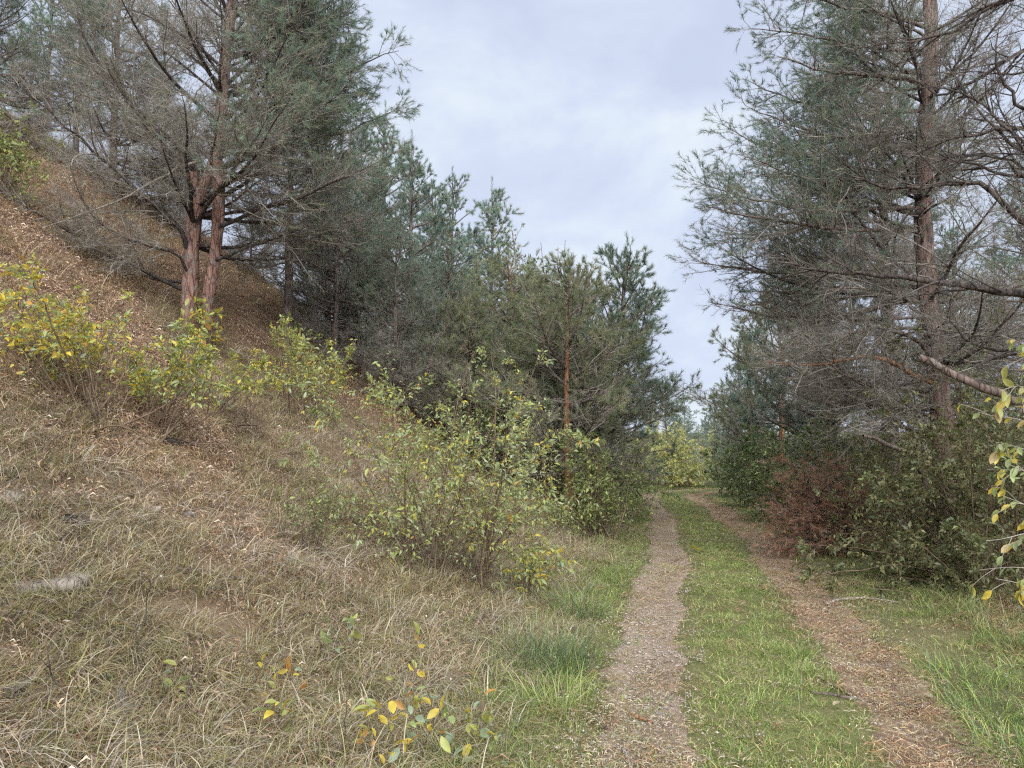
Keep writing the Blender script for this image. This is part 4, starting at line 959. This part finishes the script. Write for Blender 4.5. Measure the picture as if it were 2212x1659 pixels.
shrub('dark arching shrub behind the yellow-leaved twigs at the picture edge', at(2170, 9.2), 2.5, 0.55, 26, 9000, 0.062, 0.45, TP, (4, 3, 3, 2, .3), 20, from_t=0.02, ter=3, group=TG)
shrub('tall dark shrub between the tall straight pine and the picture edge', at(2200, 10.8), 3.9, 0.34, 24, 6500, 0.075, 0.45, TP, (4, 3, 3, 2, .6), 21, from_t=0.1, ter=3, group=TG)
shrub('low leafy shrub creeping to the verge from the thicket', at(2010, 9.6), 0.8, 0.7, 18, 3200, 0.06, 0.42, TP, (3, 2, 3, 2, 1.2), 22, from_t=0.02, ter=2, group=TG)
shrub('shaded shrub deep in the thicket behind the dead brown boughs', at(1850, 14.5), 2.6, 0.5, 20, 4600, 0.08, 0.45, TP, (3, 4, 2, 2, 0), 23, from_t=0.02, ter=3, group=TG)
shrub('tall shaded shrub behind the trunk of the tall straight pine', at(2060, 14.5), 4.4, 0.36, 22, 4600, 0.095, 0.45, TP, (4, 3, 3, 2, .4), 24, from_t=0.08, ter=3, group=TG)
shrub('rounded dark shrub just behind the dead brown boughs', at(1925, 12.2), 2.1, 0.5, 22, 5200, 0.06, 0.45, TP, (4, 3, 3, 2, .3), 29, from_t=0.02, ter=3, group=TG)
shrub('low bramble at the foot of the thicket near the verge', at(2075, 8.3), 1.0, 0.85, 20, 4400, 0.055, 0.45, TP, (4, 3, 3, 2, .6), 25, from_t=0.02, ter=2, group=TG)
# leafy evergreen column in the row of pines
shrub('leafy olive evergreen with a pointed top between the row pines and the sky', at(1150, 22.5), 6.9, 0.13, 20, 9000, 0.11, 0.4, [(0.10, 0.16, 0.055), OLG, (0.15, 0.20, 0.08), (0.17, 0.13, 0.075)], (4, 3, 3, 1), 26, name='evergreen_tree', cat='tree', sec=16, from_t=0.1, ter=3, sr=0.03, jit=0.05, bend=0.1)

def dead_boughs():
    r = np.random.default_rng(52); b = hit(1840, 1195)
    root = thing('dead_bough_heap', 'heap of dead brown pine boughs slumped beside the far rut', 'branches', b)
    d = b[1]; pts = []
    tips = [(1690, 985, -.2), (1735, 1010, .1), (1660, 1080, -.3), (1680, 1130, -.5), (1668, 1165, -.6), (1720, 1175, -.7), (1790, 1180, -.7), (1770, 1040, .2), (1800, 990, .5), (1830, 1060, -.2), (1880, 1090, -.3), (1700, 1045, 0), (1745, 1100, -.5), (1850, 1150, -.6)]
    Pp, Rp = [], []
    for k, (x, y, dd) in enumerate(tips):
        s0 = b + A((r.normal(0.1, .15), r.normal(0.2, .15), 0.02 + 0.1 * r.random()))
        e_ = P(x, y, d + dd); e_[2] = max(e_[2], float(height(e_[0], e_[1])[0]) + 0.03)
        m_ = 0.5 * (s0 + e_) + A((r.normal(0, .08), r.normal(0, .08), 0.14))
        q, R = limb(r, [s0, m_, e_], 0.018, 0.003, 12); Pp.append(q); Rp.append(R)
    Pp, Rp = A(Pp), A(Rp); branch_objs(root, b, Pp, Rp, M_BARK_DARK, 6)
    tw, cr = Bag(), Bag(); DB = [(0.48, 0.26, 0.17), (0.54, 0.35, 0.26), (0.36, 0.20, 0.14), (0.58, 0.43, 0.34)]
    grow(r, Pp, Rp, np.ones(len(Pp)), tw, cr, sec=0.08, ter=0.08, n_live=20, n_dead=8, NL=0.085, NW=0.0048, green_from=-0.2, pal=DB, up=-0.1, dull=0, reach=0.5)
    for bag in (tw, cr): bag.V = [np.stack([(v - b)[:, 0], (v - b)[:, 1], np.maximum((v - b)[:, 2], 0.005)], 1) for v in bag.V]
    link('twigs', tw.mesh('twigs', M_TWIG_DARK), root, kind='stuff'); link('needles', cr.mesh('needles', M_NEEDLE), root, kind='stuff')
dead_boughs()

def edge_spray():
    """near twigs with yellow leaves reaching in from the right"""
    r = np.random.default_rng(61); d = 3.3; b = on_ground(P(2420, 1000, d)[0], d)
    root = thing('sapling', 'pale twigs with yellow and green oval leaves reaching in at the picture edge', 'sapling', b)
    Q = lambda x, y, dd=0.0: P(x, y, d + dd)
    main = [b + A((0, 0, -.05)), Q(2400, 1300), Q(2350, 1100), Q(2320, 900), Q(2290, 700), Q(2260, 560)]
    tw = [[Q(2322, 900), Q(2250, 850), Q(2200, 830, -.05), Q(2160, 845, -.1)], [Q(2330, 980), Q(2240, 920), Q(2190, 900, .1), Q(2125, 900, .15), Q(2112, 890, .15)],
          [Q(2340, 1040), Q(2260, 990), Q(2200, 965, -.1), Q(2150, 955, -.15)], [Q(2350, 1100), Q(2280, 1060), Q(2220, 1020), Q(2170, 1000, -.1)],
          [Q(2355, 1130), Q(2260, 1110), Q(2190, 1080), Q(2130, 1057, .1)], [Q(2370, 1190), Q(2290, 1150), Q(2210, 1150, -.1), Q(2160, 1170, -.1), Q(2130, 1168, -.1)],
          [Q(2385, 1250), Q(2280, 1240), Q(2200, 1222), Q(2110, 1232, .1)], [Q(2390, 1280), Q(2290, 1290), Q(2210, 1260, -.1), Q(2150, 1250, -.1)], [Q(2300, 780), Q(2250, 760), Q(2205, 770)]]
    bag = Bag(); St = [resample(A(m), 12) for m in tw]
    V, F = tubes(resample(A(main), 14)[None] - b, np.linspace(.013, .006, 14)[None], 7); bag.add(V, F)
    V, F = tubes(A(St) - b, np.linspace(.0035, .0012, 12)[None] * np.ones((len(St), 1)), 5); bag.add(V, F)
    i = np.repeat(np.arange(len(St)), 3); p, T = along(A(St), i, r.uniform(0.3, 0.9, len(i)))
    S2 = wander(r, p, fork(r, T, r.uniform(0.4, 0.9, len(i)), 2.0), r.uniform(0.08, 0.2, len(i)), 12, -0.3, 0.06)
    V, F = tubes(S2 - b, np.linspace(.0016, .0008, 12)[None] * np.ones((len(i), 1)), 4); bag.add(V, F)
    link('stems', bag.mesh('stems', M_STEM_PALE, True), root)
    pool = np.concatenate([A(St), S2]); n = 150
    k = r.integers(0, len(pool), n); t = r.uniform(0.35, 1.0, n)
    pos, T = along(pool, k, t); D = fork(r, T, r.uniform(0.5, 1.1, n), 2.0); D[:, 2] -= r.uniform(0.3, 1.6, n); D = nrm(D)
    pal = [(0.40, 0.40, 0.11), YEL, LGR, (0.52, 0.40, 0.16), (0.33, 0.38, 0.20)]
    c = A(pal)[r.choice(5, n, p=(.3, .24, .26, .08, .12))]
    leaf_objects(root, b, pos, D, 0.052 * r.uniform(0.7, 1.2, n), 0.5, c, r)
edge_spray()

WG = 'small saplings in the foreground grass'
def weed(label, vx, vy, H, n, seed, pal, w, LL=0.06, nst=3):
    shrub(label, hit(vx, vy), H, 0.28, nst, n, LL, 0.45, pal, w, seed, single=n, name='sapling', group=WG, from_t=0.15, sec=4, sr=0.004, cat='sapling', droop=0.3)
MIXP = [YG, YEL, ORG, GRG, LGR]
weed('sapling with orange and green leaves in the foreground dry grass', 885, 1655, 0.55, 46, 71, MIXP, (2, 2.4, 3, 3, 2))
weed('leafy sapling with an orange top leaf beside the foreground orange sapling', 935, 1610, 0.55, 40, 72, MIXP, (2, 2, 2, 4, 2))
weed('small yellow sapling low in the foreground grass near the orange-leaved ones', 830, 1665, 0.30, 22, 73, MIXP, (2, 4, 1, 1, 2))
weed('yellow-leaved seedling alone in the grass at the lower middle', 575, 1510, 0.34, 26, 74, MIXP, (3, 4, 2, 2, 1))
weed('little green-yellow seedling below the lone yellow seedling', 600, 1600, 0.26, 20, 75, MIXP, (3, 4, 1, 1, 2))
weed('green-leaved sapling at the edge of the dry grass near the lane', 1000, 1625, 0.42, 34, 76, MIXP, (3, 1.4, .6, 4, 3))
weed('grey-green seedling between the dry grass and the bare wheel rut', 1055, 1665, 0.24, 20, 77, MIXP, (2, .5, .2, 4, 4))
weed('pale seedling near the mossy dark stone', 350, 1500, 0.2, 12, 78, MIXP, (3, 1, .5, 3, 3))
weed('slender green seedling in the middle of the dry grass', 735, 1440, 0.3, 16, 79, MIXP, (2, .5, .2, 4, 4), LL=0.08)

# ------------------------------------------------------------------ tussocks, stones, sticks, stalks and fallen leaves
def tussock(label, vx, vy, n, rad, h, pal, w, seed, lean=0.45):
    b = hit(vx, vy); r = np.random.default_rng(seed)
    V, F, C = blades(r, n, rad, h, 0.0052, lean, 0.38, pal, w, K=7)
    o = link('grass_tussock', mkmesh('grass_tussock', V, F, M_GRASS, C), None, b, label=label, category='grass', group='green tussocks along the lane')
tussock('tall blue-green grass tussock at the edge of the dry hillside', 1190, 1440, 420, 0.30, 0.62, [BLUEG, GREEN, (0.19, 0.24, 0.14), OLIVE], (4, 3, 3, 1), 81)
tussock('smaller blue-green tussock just beyond the tall one', 1255, 1330, 260, 0.24, 0.5, [BLUEG, GREEN, OLIVE], (4, 3, 2), 82)
tussock('bright green tussock with long bent blades nearest the gravel rut', 1200, 1530, 240, 0.22, 0.45, [LIME, GREEN, STRAW], (4, 3, 1), 83, 0.6)
tussock('bright green tuft on the grassy strip beside the needle-strewn rut', 1722, 1418, 160, 0.11, 0.2, [GREEN, LIME], (4, 3), 84)
tussock('upper tuft of the lush green grass at the outer verge', 2065, 1470, 300, 0.28, 0.34, [GREEN, LIME, BLUEG], (4, 3, 2), 85, .55)
tussock('middle tuft of the lush green grass at the outer verge', 2140, 1545, 340, 0.28, 0.34, [GREEN, LIME, BLUEG], (4, 3, 2), 86, .55)
tussock('lowest tuft of the lush green grass at the picture corner', 2200, 1630, 340, 0.26, 0.32, [GREEN, LIME, BLUEG], (4, 3, 2), 87, .55)

M_STONE = soil_mat('grey_stone', [(0.3, (0.13, 0.125, 0.12)), (0.5, (0.25, 0.24, 0.235)), (0.72, (0.38, 0.37, 0.355))], 40, 0.7, 1.25, None, 0.5)
M_STONE_PALE = soil_mat('pale_stone', [(0.3, (0.30, 0.26, 0.22)), (0.5, (0.45, 0.40, 0.35)), (0.72, (0.55, 0.51, 0.46))], 40, 0.75, 1.2, None, 0.5)
def stone(label, vx, vy, size, seed, mat, flat=0.6):
    r = np.random.default_rng(seed); n, m = 14, 9
    th = np.linspace(0.02, math.pi - 0.02, m); ph = np.linspace(0, 2 * math.pi, n, endpoint=False)
    T, Ph = np.meshgrid(th, ph, indexing='ij'); D = np.stack([np.sin(T) * np.cos(Ph), np.sin(T) * np.sin(Ph), np.cos(T)], -1)
    k = np.ones(T.shape)
    for _ in range(9):                                     # cut facets
        a = nrm(r.normal(0, 1, 3)); c = r.uniform(0.62, 0.95); k = np.minimum(k, c / np.maximum(D @ a, 1e-3))
    k = k * (1 + r.normal(0, 0.02, k.shape))
    V = (D * k[..., None] * A(size)[None, None] / 2 * A((1, 1, flat))).reshape(-1, 3)
    i = (np.arange(m - 1)[:, None] * n + np.arange(n)[None]); j = (np.arange(m - 1)[:, None] * n + (np.arange(n)[None] + 1) % n)
    F = np.stack([i, i + n, j + n, j], -1).reshape(-1, 4)
    b = hit(vx, vy); b[2] -= size[2] * flat * 0.10
    o = link('stone', mkmesh('stone', V, F, mat), None, b, label=label, category='stone', group='stones on the hillside')
    o.rotation_euler = (r.normal(0, .15), r.normal(0, .15), r.uniform(0, 6))
stone('dark grey stone half sunk in the foreground dry grass', 262, 1515, (.2, .15, .15), 91, M_STONE, .8)
stone('large pale flat stone lying above the weathered log', 150, 1255, (.42, .24, .2), 92, M_STONE_PALE, .5)
stone('small dark stone on the leaf litter below the shrubs', 402, 1112, (.14, .12, .12), 93, M_STONE)
stone('pale grey stone at the picture edge on the leaf litter', 22, 1075, (.24, .18, .16), 94, M_STONE_PALE)
stone('small grey stone low at the picture edge in matted grass', 30, 1500, (.14, .12, .1), 95, M_STONE)
stone('little pale stone beside the small dark one on the litter', 330, 1105, (.16, .12, .12), 96, M_STONE_PALE)

def stick(label, pts_v, r0, r1, mat, name='stick', lift=0.012, cat='stick', sides=7):
    g = [hit(*p) + A((0, 0, r0 + lift)) for p in pts_v]; b = g[0].copy(); r = np.random.default_rng(int(pts_v[0][0]))
    q = resample(g, 16); jt = min(r0, 0.012); q[:, 2] += r.normal(0, jt * 0.15, 16) - max(0, r0 - 0.02) * 1.2; q[:, :2] += r.normal(0, jt * 0.25, (16, 2))
    if r0 > 0.03: q[:, 2] = np.linspace(q[:, 2].mean() + 0.01, q[:, 2].mean() - 0.01, 16)
    R = np.linspace(r0, r1, 16) * (1 + r.normal(0, .05, 16))
    q = np.concatenate([q[:1], q, q[-1:]]); R = np.concatenate([[r0 * .05], R, [r1 * .05]])
    V, F = tubes(q[None] - b, R[None], sides)
    link(name, mkmesh(name, V, F, mat, None, True), None, b, label=label, category=cat, group='fallen wood')
stick('short reddish stick lying across the gravel rut', [(1360, 1551), (1385, 1562), (1409, 1571)], .010, .008, M_BARK_ORANGE)
stick('short dark stick at the grassy edge of the gravel rut', [(1258, 1556), (1285, 1568), (1312, 1585)], .008, .006, M_BARK_DARK)
stick('pale stick end at the bottom edge on the gravel rut', [(1346, 1632), (1356, 1652), (1362, 1675)], .012, .009, M_BARK_PALE)
stick('long brown stick lying across the needle-strewn rut', [(1751, 1503), (1810, 1511), (1875, 1523), (1940, 1529), (2005, 1540)], .007, .012, M_BARK_GREY)
stick('thin dark twig pointing at the long brown stick', [(1768, 1469), (1800, 1490), (1838, 1514)], .004, .003, M_BARK_DARK)
stick('bent pale branch lying between the far rut and the thicket', [(1785, 1311), (1808, 1303), (1865, 1296), (1900, 1301), (1941, 1308)], .016, .006, M_BARK_PALE)
stick('dark twig lying on the rut in the shade of the dead boughs', [(1690, 1192), (1720, 1197), (1750, 1196)], .008, .005, M_BARK_DARK)
stick('weathered grey log in matted grass at the picture edge', [(20, 1300), (90, 1292), (170, 1303)], .045, .04, M_BARK_PALE, 'log', 0.03, 'log', 10)
stick('dark rotten log above the matted grass at the picture edge', [(140, 1140), (165, 1145), (190, 1150)], .05, .04, M_BARK_DARK, 'log', 0.03, 'log', 10)
stick('grey broken branch in the dry grass right of the pale flat stone', [(385, 1245), (460, 1250), (540, 1268)], .018, .010, M_BARK_GREY)
stick('dark fallen branch in the dark gap below the shrubs', [(360, 965), (395, 962), (420, 975)], .035, .03, M_BARK_DARK)
def stump_limb():
    b = P(1958, 968, 9.6); g = on_ground(b[0] + 0.35, b[1]); r = np.random.default_rng(4)
    q, R = limb(r, [g + A((0.1, 0.1, 0.0)), P(1985, 985, 9.6), P(1958, 966, 9.5), P(1905, 955, 9.4), P(1861, 940, 9.3)], .04, .022)
    V, F = tubes(q[None] - g, R[None], 8); link('broken_limb', mkmesh('broken_limb', V, F, M_BARK_GREY, None, True), None, g, label='broken grey limb jutting from the dark thicket towards the dead boughs', category='branch', group='fallen wood')
stump_limb()
def stalk(label, x0, y0, x1, y1, rad):
    b = hit(x0, y0); t = P(x1, y1, b[1] - 0.03); r = np.random.default_rng(int(x0))
    q, R = limb(r, [b, 0.5 * (b + t) + r.normal(0, .006, 3), t], rad, rad * .4, 10)
    V, F = tubes(q[None] - b, R[None], 5); bag = Bag(); bag.add(V, F)
    i = np.zeros(5, int); p, T = along(q[None], i, r.uniform(.4, .95, 5)); S2 = wander(r, p, fork(r, T, r.uniform(.3, .6, 5), 2), r.uniform(.03, .08, 5), 4, .2, .1)
    V, F = tubes(S2 - b, np.full((5, 4), rad * .35), 3); bag.add(V, F)
    link('dead_stalk', bag.mesh('dead_stalk', M_TWIG_DARK), None, b, label=label, category='stalk', group='dead stalks in the dry grass')
stalk('tall dark stalk standing just behind the dark grey stone', 284, 1468, 323, 1240, .005)
stalk('shorter dark stalk leaning right of the dark grey stone', 390, 1540, 422, 1440, .005)
stalk('thin brown stalk in the grass at the lower picture edge', 100, 1530, 118, 1370, .005)
stalk('brown stalk rising behind the foreground orange sapling', 745, 1640, 752, 1480, .004)
stalk('slim stalk left of the big lane-side shrub', 700, 1440, 690, 1345, .004)
def fallen(label, vx, vy, L, col, seed):
    b = hit(vx, vy) + A((0, 0, .035)); r = np.random.default_rng(seed)
    o = link('fallen_leaf', leaf_proto(col), None, b, label=label, category='leaf', group='fallen leaves on the lane')
    o.rotation_euler = (r.normal(.25, .2), r.normal(0, .3), r.uniform(0, 6.28)); o.scale = (L * .6, L, L)
fallen('bright yellow leaf on the grassy strip far up the lane', 1516, 1195, .22, (0.70, 0.50, 0.05), 1)
fallen('pale leaf just below the long brown stick', 1800, 1537, .075, (0.60, 0.52, 0.38), 2)
fallen('white dry leaf on the needle-strewn rut near the bottom', 1885, 1560, .06, (0.70, 0.64, 0.55), 3)
fallen('pale dry leaf at the outer edge of the needle-strewn rut', 2012, 1520, .07, (0.66, 0.58, 0.46), 4)
fallen('curled tan leaf above the long brown stick', 1945, 1455, .10, (0.55, 0.40, 0.24), 5)
fallen('light leaf beside the lush verge grass', 1985, 1467, .06, (0.62, 0.58, 0.48), 6)
